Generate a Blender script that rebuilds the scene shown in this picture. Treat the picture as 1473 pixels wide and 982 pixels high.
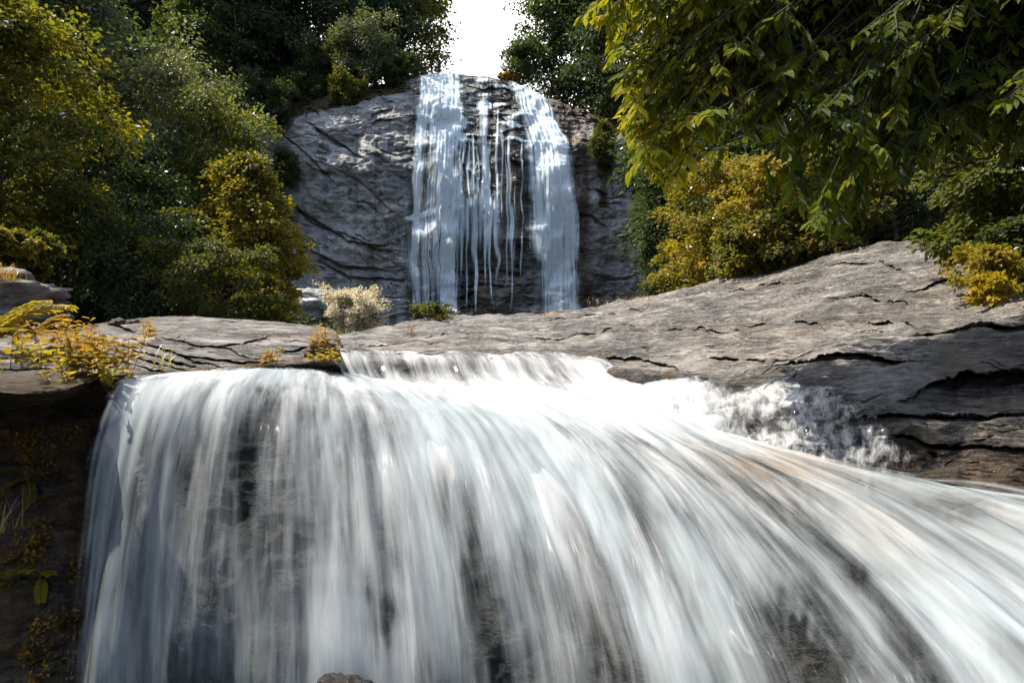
import bpy, math, random
import numpy as np
from mathutils import Vector

# ------------------------------------------------------------------ scene, camera, light
for o in list(bpy.data.objects):
    bpy.data.objects.remove(o)
scene = bpy.context.scene
COL = scene.collection
CAMZ = 2.0
F = 982.0            # focal length in photo pixels (24 mm on 36 mm)
cam_d = bpy.data.cameras.new("camera")
cam_d.lens = 24.0
cam_d.sensor_width = 36.0
cam_d.clip_start = 0.05
cam_d.clip_end = 1500
cam = bpy.data.objects.new("camera", cam_d)
cam.location = (0, 0, CAMZ)
cam.rotation_euler = (math.radians(90), 0, 0)
COL.objects.link(cam)
scene.camera = cam

SUN_EL, SUN_AZ = math.radians(60), math.radians(-78)     # azimuth from +Y (straight ahead), + to the right
world = bpy.data.worlds.new("World")
scene.world = world
world.use_nodes = True
wn = world.node_tree.nodes
wl = world.node_tree.links
sky = wn.new("ShaderNodeTexSky")
sky.sky_type = 'NISHITA'
sky.sun_disc = False
sky.sun_elevation = SUN_EL
sky.sun_rotation = SUN_AZ
sky.dust_density = 2.0
bg = wn["Background"]
bg.inputs[1].default_value = 0.15
# bright white cloud bank beyond the fall, open sky elsewhere
tc = wn.new("ShaderNodeTexCoord")
sep = wn.new("ShaderNodeSeparateXYZ"); wl.new(tc.outputs["Generated"], sep.inputs[0])
cn = wn.new("ShaderNodeTexNoise"); cn.inputs["Scale"].default_value = 2.2; cn.inputs["Detail"].default_value = 5
wl.new(tc.outputs["Generated"], cn.inputs["Vector"])
ad = wn.new("ShaderNodeMath"); ad.operation = 'MULTIPLY_ADD'; ad.inputs[1].default_value = -0.5
wl.new(cn.outputs["Fac"], ad.inputs[0]); wl.new(sep.outputs[2], ad.inputs[2])
mr = wn.new("ShaderNodeMapRange"); mr.interpolation_type = 'SMOOTHSTEP'
for i_, v_ in zip((1, 2, 3, 4), (0.22, 0.62, 1.0, 0.12)): mr.inputs[i_].default_value = v_
wl.new(ad.outputs[0], mr.inputs[0])
mxw = wn.new("ShaderNodeMix"); mxw.data_type = 'RGBA'
my = wn.new("ShaderNodeMapRange"); my.interpolation_type = 'SMOOTHSTEP'
for i_, v_ in zip((1, 2, 3, 4), (0.35, 0.8, 0.12, 1.0)): my.inputs[i_].default_value = v_
wl.new(sep.outputs[1], my.inputs[0])
mm_ = wn.new("ShaderNodeMath"); mm_.operation = 'MULTIPLY'
wl.new(mr.outputs[0], mm_.inputs[0]); wl.new(my.outputs[0], mm_.inputs[1])
wl.new(mm_.outputs[0], mxw.inputs[0]); wl.new(sky.outputs[0], mxw.inputs[6]); mxw.inputs[7].default_value = (10, 10.1, 10.2, 1)
wl.new(mxw.outputs[2], bg.inputs[0])

sun_d = bpy.data.lights.new("sun", 'SUN')
sun_d.energy = 5.0
sun_d.angle = math.radians(0.5)
sun_d.color = (1.0, 0.92, 0.78)
sun = bpy.data.objects.new("sun", sun_d)
dirv = Vector((math.sin(SUN_AZ) * math.cos(SUN_EL), math.cos(SUN_AZ) * math.cos(SUN_EL), math.sin(SUN_EL)))
sun.rotation_euler = (-dirv).to_track_quat('-Z', 'Y').to_euler()
sun.location = dirv * 120
COL.objects.link(sun)

scene.view_settings.view_transform = 'Standard'
scene.view_settings.look = 'None'
scene.view_settings.exposure = 0.93
scene.view_settings.gamma = 1.0
scene.render.engine = 'CYCLES'
scene.cycles.max_bounces = 6
scene.cycles.diffuse_bounces = 3
scene.cycles.glossy_bounces = 2
scene.cycles.transmission_bounces = 3
scene.cycles.transparent_max_bounces = 16
scene.cycles.use_denoising = True

rng = np.random.default_rng(7)
random.seed(7)

# ------------------------------------------------------------------ noise
def _h(ix, iy, iz, seed):
    n = (ix.astype(np.int64) * 374761393 + iy.astype(np.int64) * 668265263 + iz.astype(np.int64) * 2147483647 + seed * 974711) & 0xFFFFFFFF
    n = ((n ^ (n >> 13)) * 1274126177) & 0xFFFFFFFF
    n = ((n ^ (n >> 16)) * 2246822519) & 0xFFFFFFFF
    return n ^ (n >> 15)

def noise3(x, y, z, seed=0):
    x, y, z = np.broadcast_arrays(np.asarray(x, float), np.asarray(y, float), np.asarray(z, float))
    x0, y0, z0 = np.floor(x), np.floor(y), np.floor(z)
    fx, fy, fz = x - x0, y - y0, z - z0
    u, v, w = [f * f * f * (f * (f * 6 - 15) + 10) for f in (fx, fy, fz)]
    out = 0
    for dx in (0, 1):
        for dy in (0, 1):
            for dz in (0, 1):
                h = _h(x0 + dx, y0 + dy, z0 + dz, seed)
                gx = (h & 1023) / 511.5 - 1
                gy = ((h >> 10) & 1023) / 511.5 - 1
                gz = ((h >> 20) & 1023) / 511.5 - 1
                d = gx * (fx - dx) + gy * (fy - dy) + gz * (fz - dz)
                wt = (u if dx else 1 - u) * (v if dy else 1 - v) * (w if dz else 1 - w)
                out = out + d * wt
    return out * 1.5

def fbm(x, y, z, octv=4, seed=0, gain=0.5, lac=2.03):
    a, s = 1.0, 0
    for i in range(octv):
        s = s + a * noise3(x, y, z, seed + i * 17)
        x, y, z = np.asarray(x) * lac, np.asarray(y) * lac, np.asarray(z) * lac
        a *= gain
    return s

def sstep(a, b, x):
    t = np.clip((x - a) / (b - a), 0, 1)
    return t * t * (3 - 2 * t)

# ------------------------------------------------------------------ placement and lofts
def P(px, py, D):
    """photo position at distance D -> world point"""
    px, py, D = np.asarray(px, float), np.asarray(py, float), np.asarray(D, float)
    return np.stack([(px - 736.5) / F * D, D, (491.0 - py) / F * D + CAMZ], -1)

def cr1(C, t):
    """Catmull-Rom through C[n,...] at t (0..n-1)"""
    n = len(C)
    i = np.clip(np.floor(t).astype(int), 0, n - 2)
    f = (t - i)
    f = f.reshape(f.shape + (1,) * (C.ndim - 1))
    p0, p1, p2, p3 = C[np.maximum(i - 1, 0)], C[i], C[i + 1], C[np.minimum(i + 2, n - 1)]
    return 0.5 * (2 * p1 + (p2 - p0) * f + (2 * p0 - 5 * p1 + 4 * p2 - p3) * f ** 2 + (3 * p1 - p0 - 3 * p2 + p3) * f ** 3)

def loft(C, nr, nc, t=None, s=None):
    """C[rows,cols,3] -> smooth grid [nr,nc,3]"""
    C = np.asarray(C, float)
    if t is None:
        t = np.linspace(0, C.shape[0] - 1, nr)
    if s is None:
        s = np.linspace(0, C.shape[1] - 1, nc)
    A = cr1(C, t)
    B = cr1(np.swapaxes(A, 0, 1), s)
    return np.swapaxes(B, 0, 1)

def ctrl(px, rows):
    """rows: list of (py list, D list)"""
    px = np.asarray(px, float)
    return np.stack([np.stack([px if len(r) < 3 else np.asarray(r[2], float), np.asarray(r[0], float), np.asarray(r[1], float)], -1) for r in rows])

def grid_normals(V):
    du = np.gradient(V, axis=1)
    dv = np.gradient(V, axis=0)
    n = np.cross(dv, du)
    n /= np.linalg.norm(n, axis=-1, keepdims=True) + 1e-12
    # make them look at the camera / upwards
    flip = (np.mean(n[..., 2]) - 0.5 * np.mean(n[..., 1])) < 0
    return -n if flip else n

def new_obj(name, me, mat=None, parent=None):
    o = bpy.data.objects.new(name, me)
    if mat is not None:
        me.materials.append(mat)
    COL.objects.link(o)
    if parent is not None:
        o.parent = parent
    return o

def mesh_from(V, faces_flat, k, smooth=True, name="mesh"):
    me = bpy.data.meshes.new(name)
    V = np.ascontiguousarray(V, dtype=np.float32).reshape(-1, 3)
    fi = np.ascontiguousarray(faces_flat, dtype=np.int32).reshape(-1)
    nf = len(fi) // k
    me.vertices.add(len(V))
    me.vertices.foreach_set("co", V.ravel())
    me.loops.add(len(fi))
    me.loops.foreach_set("vertex_index", fi)
    me.polygons.add(nf)
    me.polygons.foreach_set("loop_start", np.arange(0, nf * k, k, dtype=np.int32))
    me.update(calc_edges=True)
    me.polygons.foreach_set("use_smooth", np.full(nf, smooth))
    me.validate()
    return me

def grid_mesh(V, attrs=None, name="grid", keep=None, up=True):
    nr, nc = V.shape[:2]
    idx = np.arange(nr * nc).reshape(nr, nc)
    q = np.stack([idx[:-1, :-1], idx[1:, :-1], idx[1:, 1:], idx[:-1, 1:]], -1).reshape(-1, 4)
    if keep is not None:
        q = q[keep[:-1, :-1].reshape(-1)]
    v = V.reshape(-1, 3)
    n = np.cross(v[q[:, 1]] - v[q[:, 0]], v[q[:, 2]] - v[q[:, 0]])
    if (n[:, 2].mean() - 0.5 * n[:, 1].mean()) < 0:
        q = q[:, ::-1]
    me = mesh_from(V, q, 4, True, name)
    for k, a in (attrs or {}).items():
        a = np.asarray(a, np.float32)
        if a.ndim == 3:
            at = me.attributes.new(k, 'FLOAT_VECTOR', 'POINT')
            at.data.foreach_set("vector", np.ascontiguousarray(a.reshape(-1, 3)).ravel())
        else:
            at = me.attributes.new(k, 'FLOAT', 'POINT')
            at.data.foreach_set("value", np.ascontiguousarray(a).ravel())
    return me

def tag(o, label=None, cat=None, group=None, kind=None):
    if label: o["label"] = label
    if cat: o["category"] = cat
    if group: o["group"] = group
    if kind: o["kind"] = kind
    return o

def thing(name, label, cat, loc, group=None, rz=0.0):
    e = bpy.data.objects.new(name, None)
    e.empty_display_size = 0.2
    e.location = [float(c) for c in loc]
    e.rotation_euler = (0, 0, rz)
    COL.objects.link(e)
    return tag(e, label, cat, group)

# ------------------------------------------------------------------ materials
def mat_new(name):
    m = bpy.data.materials.new(name)
    m.use_nodes = True
    nt = m.node_tree
    nt.nodes.clear()
    out = nt.nodes.new("ShaderNodeOutputMaterial")
    return m, nt, out

class NB:
    """tiny node helper"""
    def __init__(s, nt): s.nt = nt
    def n(s, t, **kw):
        x = s.nt.nodes.new(t)
        for k, v in kw.items(): setattr(x, k, v)
        return x
    def l(s, a, b): s.nt.links.new(a, b)
    def set(s, sock, v):
        if hasattr(v, "links") or hasattr(v, "is_output"): s.l(v, sock)
        else: sock.default_value = v
    def math(s, op, a, b=0.0, c=None, clamp=False):
        x = s.n("ShaderNodeMath", operation=op, use_clamp=clamp)
        s.set(x.inputs[0], a); s.set(x.inputs[1], b)
        if c is not None: s.set(x.inputs[2], c)
        return x.outputs[0]
    def vscale(s, v, sc):
        x = s.n("ShaderNodeVectorMath", operation='MULTIPLY')
        s.l(v, x.inputs[0]); x.inputs[1].default_value = sc
        return x.outputs[0]
    def noise(s, v, scale, detail=4, rough=0.55, dist=0.0):
        x = s.n("ShaderNodeTexNoise")
        s.l(v, x.inputs["Vector"])
        x.inputs["Scale"].default_value = scale
        x.inputs["Detail"].default_value = detail
        x.inputs["Roughness"].default_value = rough
        x.inputs["Distortion"].default_value = dist
        return x.outputs["Fac"]
    def mapr(s, v, a, b, c=0.0, d=1.0, smooth=False):
        x = s.n("ShaderNodeMapRange")
        if smooth: x.interpolation_type = 'SMOOTHSTEP'
        s.l(v, x.inputs[0])
        for i, q in zip((1, 2, 3, 4), (a, b, c, d)): x.inputs[i].default_value = q
        return x.outputs[0]
    def mix(s, f, a, b, blend='MIX'):
        x = s.n("ShaderNodeMix", data_type='RGBA', blend_type=blend)
        s.set(x.inputs[0], f)
        for i, q in ((6, a), (7, b)):
            if isinstance(q, tuple): x.inputs[i].default_value = q if len(q) == 4 else q + (1,)
            else: s.l(q, x.inputs[i])
        return x.outputs[2]
    def attr(s, name, out="Fac"):
        x = s.n("ShaderNodeAttribute")
        x.attribute_name = name
        return x.outputs[out]
    def mixsh(s, f, a, b):
        x = s.n("ShaderNodeMixShader")
        s.set(x.inputs[0], f); s.l(a, x.inputs[1]); s.l(b, x.inputs[2])
        return x.outputs[0]

def rock_mat(name, light, dark, warm, moss, k=1.0, bump=0.05, band=(1, 1, 6), rough=0.75, cracks=0.55, seep=0.0, lines=0.0):
    m, nt, out = mat_new(name)
    b = NB(nt)
    pos = b.n("ShaderNodeNewGeometry").outputs["Position"]
    big = b.noise(pos, 0.55 * k, 4, 0.6)
    mid = b.noise(pos, 2.6 * k, 6, 0.62, 0.3)
    fine = b.noise(pos, 24 * k, 6, 0.65)
    bv = b.vscale(pos, band)
    bnd = b.noise(bv, 1.7 * k, 6, 0.62, 1.1)
    bnd2 = b.noise(bv, 5.5 * k, 5, 0.6, 0.8)
    c = b.mix(b.mapr(mid, 0.3, 0.68), dark, light)
    c = b.mix(b.math('MULTIPLY', b.mapr(big, 0.42, 0.7), 0.55), c, warm)
    speck = b.mapr(fine, 0.25, 0.75, 0.7, 1.25)
    c = b.mix(1.0, c, speck, 'MULTIPLY')
    line = b.mapr(b.math('ABSOLUTE', b.math('SUBTRACT', bnd, 0.5)), 0.0, 0.035, 0.0, 1.0)
    lmask = b.mapr(b.noise(pos, 0.9 * k, 3), 0.42, 0.6)
    line = b.math('MAXIMUM', line, b.math('SUBTRACT', 1.0, b.math('MULTIPLY', lmask, cracks)))
    c = b.mix(1.0, c, line, 'MULTIPLY')
    if lines:
        l2 = b.noise(b.vscale(pos, (1.1, 4.5, 16)), 1.6 * k, 5, 0.6, 1.4)
        l2 = b.mapr(b.math('ABSOLUTE', b.math('SUBTRACT', l2, 0.5)), 0.0, 0.05, 0.0, 1.0)
        lm2 = b.mapr(b.noise(b.vscale(pos, (0.7, 1.4, 2)), 1.1 * k, 4), 0.44, 0.58)
        l2 = b.math('MAXIMUM', l2, b.math('SUBTRACT', 1.0, b.math('MULTIPLY', lm2, lines)))
        c = b.mix(1.0, c, l2, 'MULTIPLY')
        line = b.math('MULTIPLY', line, l2)
    band2 = b.mapr(bnd2, 0.3, 0.6, 0.72, 1.08)
    c = b.mix(1.0, c, band2, 'MULTIPLY')
    pat = b.noise(b.vscale(pos, (0.6, 1.0, 2.6)), 1.5 * k, 7, 0.68, 0.6)
    c = b.mix(1.0, c, b.mapr(pat, 0.36, 0.62, 0.58, 1.15), 'MULTIPLY')
    if seep:
        sv_ = b.noise(b.vscale(pos, (1.0, 0.3, 0.07)), 1.5, 6, 0.65, 0.4)
        c = b.mix(b.math('MULTIPLY', b.mapr(sv_, 0.50, 0.62), seep), c, b.mix(1.0, c, (0.32, 0.37, 0.45), 'MULTIPLY'))
        sw_ = b.noise(b.vscale(pos, (1.7, 0.3, 0.10)), 1.3, 5, 0.65, 0.3)
        c = b.mix(b.math('MULTIPLY', b.mapr(sw_, 0.58, 0.70), 0.5 * seep), c, (0.55, 0.58, 0.62))
    mo = b.attr("moss")
    mm = b.mapr(b.math('ADD', mo, b.math('MULTIPLY', b.math('SUBTRACT', mid, 0.5), 1.6)), 0.45, 0.75)
    c = b.mix(b.math('MULTIPLY', mm, b.mapr(mo, 0.0, 0.08)), c, moss)
    wet = b.attr("wet")
    wv = b.mapr(b.math('ADD', wet, b.math('MULTIPLY', b.math('SUBTRACT', mid, 0.5), 0.7)), 0.3, 0.8)
    wv = b.math('MULTIPLY', wv, b.mapr(wet, 0.0, 0.1))
    c = b.mix(wv, c, b.mix(1.0, c, (0.34, 0.27, 0.21), 'MULTIPLY'))
    p = b.n("ShaderNodeBsdfPrincipled")
    b.l(c, p.inputs["Base Color"])
    b.l(b.math('ADD', b.mapr(wv, 0, 1, rough, 0.28), b.mapr(pat, 0.3, 0.7, 0.08, -0.14)), p.inputs["Roughness"])
    p.inputs["Specular IOR Level"].default_value = 0.4
    hgt = b.math('ADD', b.math('MULTIPLY', fine, 0.35), b.math('ADD', b.math('MULTIPLY', bnd, 0.9), b.math('MULTIPLY', bnd2, 0.7)))
    hgt = b.math('ADD', hgt, b.math('MULTIPLY', line, 0.5))
    bp = b.n("ShaderNodeBump")
    bp.inputs["Strength"].default_value = 0.9
    bp.inputs["Distance"].default_value = bump
    b.l(hgt, bp.inputs["Height"])
    b.l(bp.outputs[0], p.inputs["Normal"])
    b.l(p.outputs[0], out.inputs[0])
    return m

def foam_shader(b, tint=(0.82, 0.85, 0.86), trans=0.35, normal=None):
    d = b.n("ShaderNodeBsdfDiffuse")
    if isinstance(tint, tuple): d.inputs[0].default_value = tint + (1,)
    else: b.l(tint, d.inputs[0])
    t = b.n("ShaderNodeBsdfTranslucent")
    if isinstance(tint, tuple): t.inputs[0].default_value = tint + (1,)
    else: b.l(tint, t.inputs[0])
    if normal is not None:
        b.l(normal, d.inputs["Normal"])
    return b.mixsh(trans, d.outputs[0], t.outputs[0])

def clear_shader(b, tint=(0.84, 0.87, 0.885), gl=0.5, rough=0.16):
    tr = b.n("ShaderNodeBsdfTransparent"); tr.inputs[0].default_value = tint + (1,)
    g = b.n("ShaderNodeBsdfGlossy"); g.inputs["Roughness"].default_value = rough
    fr = b.n("ShaderNodeFresnel"); fr.inputs[0].default_value = 1.33
    return b.mixsh(b.math('MULTIPLY', fr.outputs[0], gl), tr.outputs[0], g.outputs[0])

def water_mat(name, su, sv, gain=1.0, tint=(0.82, 0.85, 0.86), tan=0.0, lo=0.15, hi=0.95, gl=0.5, shift=0.0, maxa=0.97, w3=1.5):
    """white water: strands of foam drawn out along the flow over clear water"""
    m, nt, out = mat_new(name)
    b = NB(nt)
    fl = b.attr("flow", "Vector")
    def off(sc, z):
        x = b.n("ShaderNodeVectorMath", operation='MULTIPLY_ADD')
        b.l(fl, x.inputs[0]); x.inputs[1].default_value = sc; x.inputs[2].default_value = (shift, shift * 0.7, z)
        return x.outputs[0]
    n1 = b.noise(off((su, sv, 1), 0.3), 1.0, 4, 0.6, 0.15)
    n2 = b.noise(off((su * 4.0, sv * 1.6, 1), 5.1), 1.0, 4, 0.65)
    n3 = b.noise(off((su * 0.3, sv * 0.7, 1), 9.7), 1.0, 3, 0.55, 0.3)
    foam = b.attr("foam")
    d = b.math('ADD', foam, b.math('MULTIPLY', b.math('SUBTRACT', n1, 0.5), 1.7 * gain))
    d = b.math('ADD', d, b.math('MULTIPLY', b.math('SUBTRACT', n2, 0.5), 0.6 * gain))
    d = b.math('ADD', d, b.math('MULTIPLY', b.math('SUBTRACT', n3, 0.5), w3 * gain))
    a = b.mapr(d, lo, hi, 0.0, maxa, True)
    a = b.math('MULTIPLY', a, b.mapr(foam, 0.02, 0.14, 0.0, 1.0))
    col = tint
    if tan:
        n4 = b.noise(off((su * 0.12, sv * 0.5, 1), 3.7), 1.0, 2, 0.5)
        col = b.mix(b.math('MULTIPLY', b.attr("silt"), b.mapr(n1, 0.35, 0.65)), tint, (0.50, 0.40, 0.30))
    bp = b.n("ShaderNodeBump"); bp.inputs["Strength"].default_value = 0.5; bp.inputs["Distance"].default_value = 0.02
    b.l(b.math('ADD', n1, b.math('MULTIPLY', n2, 0.3)), bp.inputs["Height"])
    glm = b.math('MULTIPLY', b.mapr(foam, 0.04, 0.3), gl)
    b.l(b.mixsh(a, clear_shader(b, gl=glm), foam_shader(b, col, normal=bp.outputs[0])), out.inputs[0])
    return m

def leaf_mat(name, ramp, trans=0.45, gloss=0.07, rough=0.5):
    """ramp: list of colours picked by each leaf's own tint; leaves pass some light"""
    m, nt, out = mat_new(name)
    b = NB(nt)
    cr = b.n("ShaderNodeValToRGB")
    els = cr.color_ramp.elements
    while len(els) < len(ramp): els.new(0.5)
    for i, c in enumerate(ramp):
        els[i].position = i / (len(ramp) - 1)
        els[i].color = c + (1,)
    b.l(b.attr("tint"), cr.inputs[0])
    d = b.n("ShaderNodeBsdfDiffuse"); b.l(cr.outputs[0], d.inputs[0])
    t = b.n("ShaderNodeBsdfTranslucent")
    tc = b.mix(1.0, cr.outputs[0], (1.35, 1.4, 0.5), 'MULTIPLY')
    b.l(tc, t.inputs[0])
    s = b.mixsh(trans, d.outputs[0], t.outputs[0])
    g = b.n("ShaderNodeBsdfGlossy"); g.inputs["Roughness"].default_value = rough
    g.inputs[0].default_value = (0.9, 0.95, 1.0, 1)
    fr = b.n("ShaderNodeFresnel"); fr.inputs[0].default_value = 1.4
    s = b.mixsh(b.math('MULTIPLY', fr.outputs[0], gloss * 3, clamp=True), s, g.outputs[0])
    b.l(s, out.inputs[0])
    return m

def bark_mat(name, c1, c2, sc=9.0):
    m, nt, out = mat_new(name)
    b = NB(nt)
    pos = b.n("ShaderNodeTexCoord").outputs["Object"]
    n = b.noise(b.vscale(pos, (1, 1, 0.25)), sc, 5, 0.6)
    p = b.n("ShaderNodeBsdfPrincipled"); p.inputs["Roughness"].default_value = 0.9
    b.l(b.mix(b.mapr(n, 0.35, 0.65), c1, c2), p.inputs["Base Color"])
    bp = b.n("ShaderNodeBump"); bp.inputs["Distance"].default_value = 0.02
    b.l(n, bp.inputs["Height"]); b.l(bp.outputs[0], p.inputs["Normal"])
    b.l(p.outputs[0], out.inputs[0])
    return m

def soil_mat(name):
    m, nt, out = mat_new(name)
    b = NB(nt)
    pos = b.n("ShaderNodeNewGeometry").outputs["Position"]
    n = b.noise(pos, 0.7, 6, 0.65); n2 = b.noise(pos, 9, 5, 0.65)
    c = b.mix(b.mapr(n, 0.4, 0.62), (0.022, 0.018, 0.011), (0.02, 0.03, 0.01))
    c = b.mix(1.0, c, b.mapr(n2, 0.3, 0.7, 0.4, 1.6), 'MULTIPLY')
    p = b.n("ShaderNodeBsdfPrincipled"); p.inputs["Roughness"].default_value = 0.95
    b.l(c, p.inputs["Base Color"])
    bp = b.n("ShaderNodeBump"); bp.inputs["Distance"].default_value = 0.2
    b.l(n2, bp.inputs["Height"]); b.l(bp.outputs[0], p.inputs["Normal"])
    b.l(p.outputs[0], out.inputs[0])
    return m

M = {}
M['slab'] = rock_mat("grey_gneiss", (0.45, 0.425, 0.39), (0.125, 0.11, 0.10), (0.30, 0.23, 0.17), (0.16, 0.085, 0.02), 1.0, 0.12, (0.8, 2.2, 10), rough=0.52, cracks=0.6, lines=0.65)
M['ledge'] = rock_mat("ledge_gneiss", (0.42, 0.395, 0.37), (0.10, 0.085, 0.075), (0.26, 0.19, 0.14), (0.15, 0.08, 0.015), 1.4, 0.09, (0.8, 2.4, 10), rough=0.55, cracks=0.6, lines=0.7)
M['cliff'] = rock_mat("cliff_rock", (0.53, 0.53, 0.52), (0.20, 0.20, 0.205), (0.46, 0.42, 0.37), (0.06, 0.045, 0.018), 0.22, 0.30, (1, 1, 4), cracks=0.45, seep=0.55)
M['wetrock'] = rock_mat("wet_dark_rock", (0.075, 0.068, 0.062), (0.025, 0.022, 0.02), (0.06, 0.04, 0.027), (0.09, 0.045, 0.01), 2.0, 0.04, (1, 1, 2), rough=0.7)
M['bank'] = rock_mat("bank_rock", (0.14, 0.11, 0.085), (0.035, 0.027, 0.02), (0.11, 0.065, 0.033), (0.10, 0.05, 0.012), 2.2, 0.08, (1, 1, 3), rough=0.6)
M['boulder'] = rock_mat("boulder_rock", (0.38, 0.35, 0.33), (0.14, 0.12, 0.11), (0.28, 0.22, 0.17), (0.16, 0.085, 0.02), 1.6, 0.05, (1.5, 1, 5))
M['soil'] = soil_mat("forest_floor")
M['bark'] = bark_mat("bark_brown", (0.05, 0.038, 0.028), (0.11, 0.09, 0.07))
M['bark_dark'] = bark_mat("bark_dark", (0.022, 0.017, 0.012), (0.05, 0.04, 0.03))
M['bark_pale'] = bark_mat("bark_pale", (0.10, 0.09, 0.075), (0.22, 0.20, 0.17))
M['twig'] = bark_mat("twig_brown", (0.09, 0.05, 0.025), (0.17, 0.10, 0.05), 30)
L_ = leaf_mat
M['dark'] = L_("leaf_dark_green", [(0.022, 0.036, 0.016), (0.042, 0.064, 0.024), (0.085, 0.105, 0.034)], 0.42)
M['teal'] = L_("leaf_teal_green", [(0.034, 0.050, 0.034), (0.062, 0.086, 0.052), (0.12, 0.14, 0.078)], 0.4)
M['green'] = L_("leaf_green", [(0.034, 0.050, 0.018), (0.075, 0.10, 0.026), (0.18, 0.17, 0.03)], 0.5)
M['silver'] = L_("leaf_silver_green", [(0.050, 0.066, 0.040), (0.10, 0.12, 0.066), (0.21, 0.20, 0.08)], 0.42, 0.10)
M['olive'] = L_("leaf_olive", [(0.045, 0.056, 0.010), (0.12, 0.12, 0.013), (0.28, 0.22, 0.016)], 0.55)
M['gold'] = L_("leaf_gold", [(0.13, 0.115, 0.012), (0.31, 0.23, 0.016), (0.48, 0.34, 0.02)], 0.5)
M['turning'] = L_("leaf_turning", [(0.045, 0.058, 0.014), (0.11, 0.115, 0.015), (0.26, 0.20, 0.018), (0.42, 0.27, 0.02)], 0.5)
M['orange'] = L_("leaf_orange", [(0.15, 0.08, 0.01), (0.34, 0.19, 0.012), (0.48, 0.29, 0.02)], 0.5)
M['near'] = L_("leaf_broad_green", [(0.026, 0.042, 0.009), (0.060, 0.082, 0.011), (0.14, 0.155, 0.011), (0.30, 0.25, 0.013)], 0.55, 0.035, 0.45)
M['bright'] = L_("leaf_bright_green", [(0.045, 0.065, 0.010), (0.10, 0.11, 0.014), (0.20, 0.16, 0.02)], 0.5)
M['blossom'] = L_("blossom_pale", [(0.44, 0.35, 0.34), (0.64, 0.56, 0.56), (0.78, 0.72, 0.74)], 0.4)
M['dry'] = L_("grass_dry", [(0.20, 0.12, 0.03), (0.32, 0.20, 0.06), (0.42, 0.28, 0.09)], 0.4)

# ------------------------------------------------------------------ ground
def lerp(x, xs, ys): return np.interp(x, xs, ys)

def terrain(x, y):
    fl = lerp(y, [-12, 1.5, 3.0, 4.6, 7, 10, 14, 20, 50, 60], [-2.4, -2.3, -2.2, -1.6, -1.2, -0.7, -0.15, 0.0, 0.4, 0.4])
    L = lerp(y, [-12, 0, 4, 10, 20, 50, 60], [3.4, 3.4, 3.6, 6.2, 9.5, 17, 18])
    R = lerp(y, [-12, 0, 10, 20, 50, 60], [5, 5.0, 8.0, 8.5, 11, 12])
    hl = np.maximum(0, -x - L); hr = np.maximum(0, x - R)
    s = 0.8 * (hl - 0.8 * (1 - np.exp(-hl / 0.8))) + 0.75 * (hr - 0.8 * (1 - np.exp(-hr / 0.8)))
    s = s + fbm(x * 0.12, y * 0.12, 0, 4, 3) * np.minimum(1.5, 0.05 + 0.25 * (hl + hr))
    low = fl + np.minimum(s, 45)
    d = np.maximum(0, np.abs(x + 0.027 * y) - 0.055 * y - 1.0)
    top = 16.5 + 0.95 * d + 0.02 * np.maximum(0, y - 60) + fbm(x * 0.1, y * 0.1, 0, 3, 8) * np.minimum(1.0, d * 0.15)
    w = sstep(57.5, 63, y)
    return low * (1 - w) + np.maximum(top, 0.0) * w

gx = np.concatenate([np.linspace(-400, -62, 14), np.linspace(-60, 60, 200), np.linspace(62, 400, 14)])
gy = np.concatenate([np.linspace(-40, -6, 8), np.linspace(-5, 110, 190), np.linspace(113, 600, 18)])
GX, GY = np.meshgrid(gx, gy)
GZ = terrain(np.clip(GX, -75, 75), np.clip(GY, -12, 140))
ter = new_obj("terrain", grid_mesh(np.stack([GX, GY, GZ + CAMZ], -1), name="terrain"), M['soil'])
tag(ter, "dark forested valley floor and slopes on both sides of the stream", None, None, "structure")

def tz(x, y):
    return float(terrain(np.array([x]), np.array([y]))[0]) + CAMZ

# ------------------------------------------------------------------ ledges carved in rock
def carve(PX, PY, D, creases):
    for pts, h, dep in creases:
        pts = np.asarray(pts, float)
        yc = np.interp(PX, pts[:, 0], pts[:, 1]) + 3.0 * noise3(PX * 0.03, 0, 0, int(pts[0, 0]) % 97) + 1.2 * noise3(PX * 0.12, 0, 0, 5)
        x0, x1 = pts[0, 0], pts[-1, 0]
        w = (x1 - x0) * 0.3
        tp = sstep(x0, x0 + w, PX) * (1 - sstep(x1 - w, x1, PX))
        dl = PY - yc
        f = np.clip(dl / (h * (0.35 + 0.65 * tp)), -1, 1)
        rec = np.where(dl >= 0, (1 - f) ** 1.5 * sstep(0, 0.10, f), 0.0)
        lip = np.where(dl < 0, (1 + f) ** 2, 0.0)
        D = D + tp * (dep * rec - 0.12 * dep * lip)
    return D

def strata(PX, PY, period, amp, seed, wx=0.01, warp=1.2, shear=None, thr=0.0):
    ph = PY / period + warp * fbm(PX * wx, PY * wx * 2.2, 0, 3, seed)
    if shear is not None: ph = ph + shear / period
    f = ph - np.floor(ph)
    mask = sstep(thr - 0.25, thr + 0.45, fbm(PX * wx * 1.3, PY * wx * 2.5, 3.1, 3, seed + 40))
    return amp * mask * (1 - f) ** 2.2 * sstep(0, 0.07, f)

def col_s(px_list, lo, hi, n):
    pxs = np.linspace(lo, hi, n)
    return np.interp(pxs, px_list, np.arange(len(px_list)))

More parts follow.
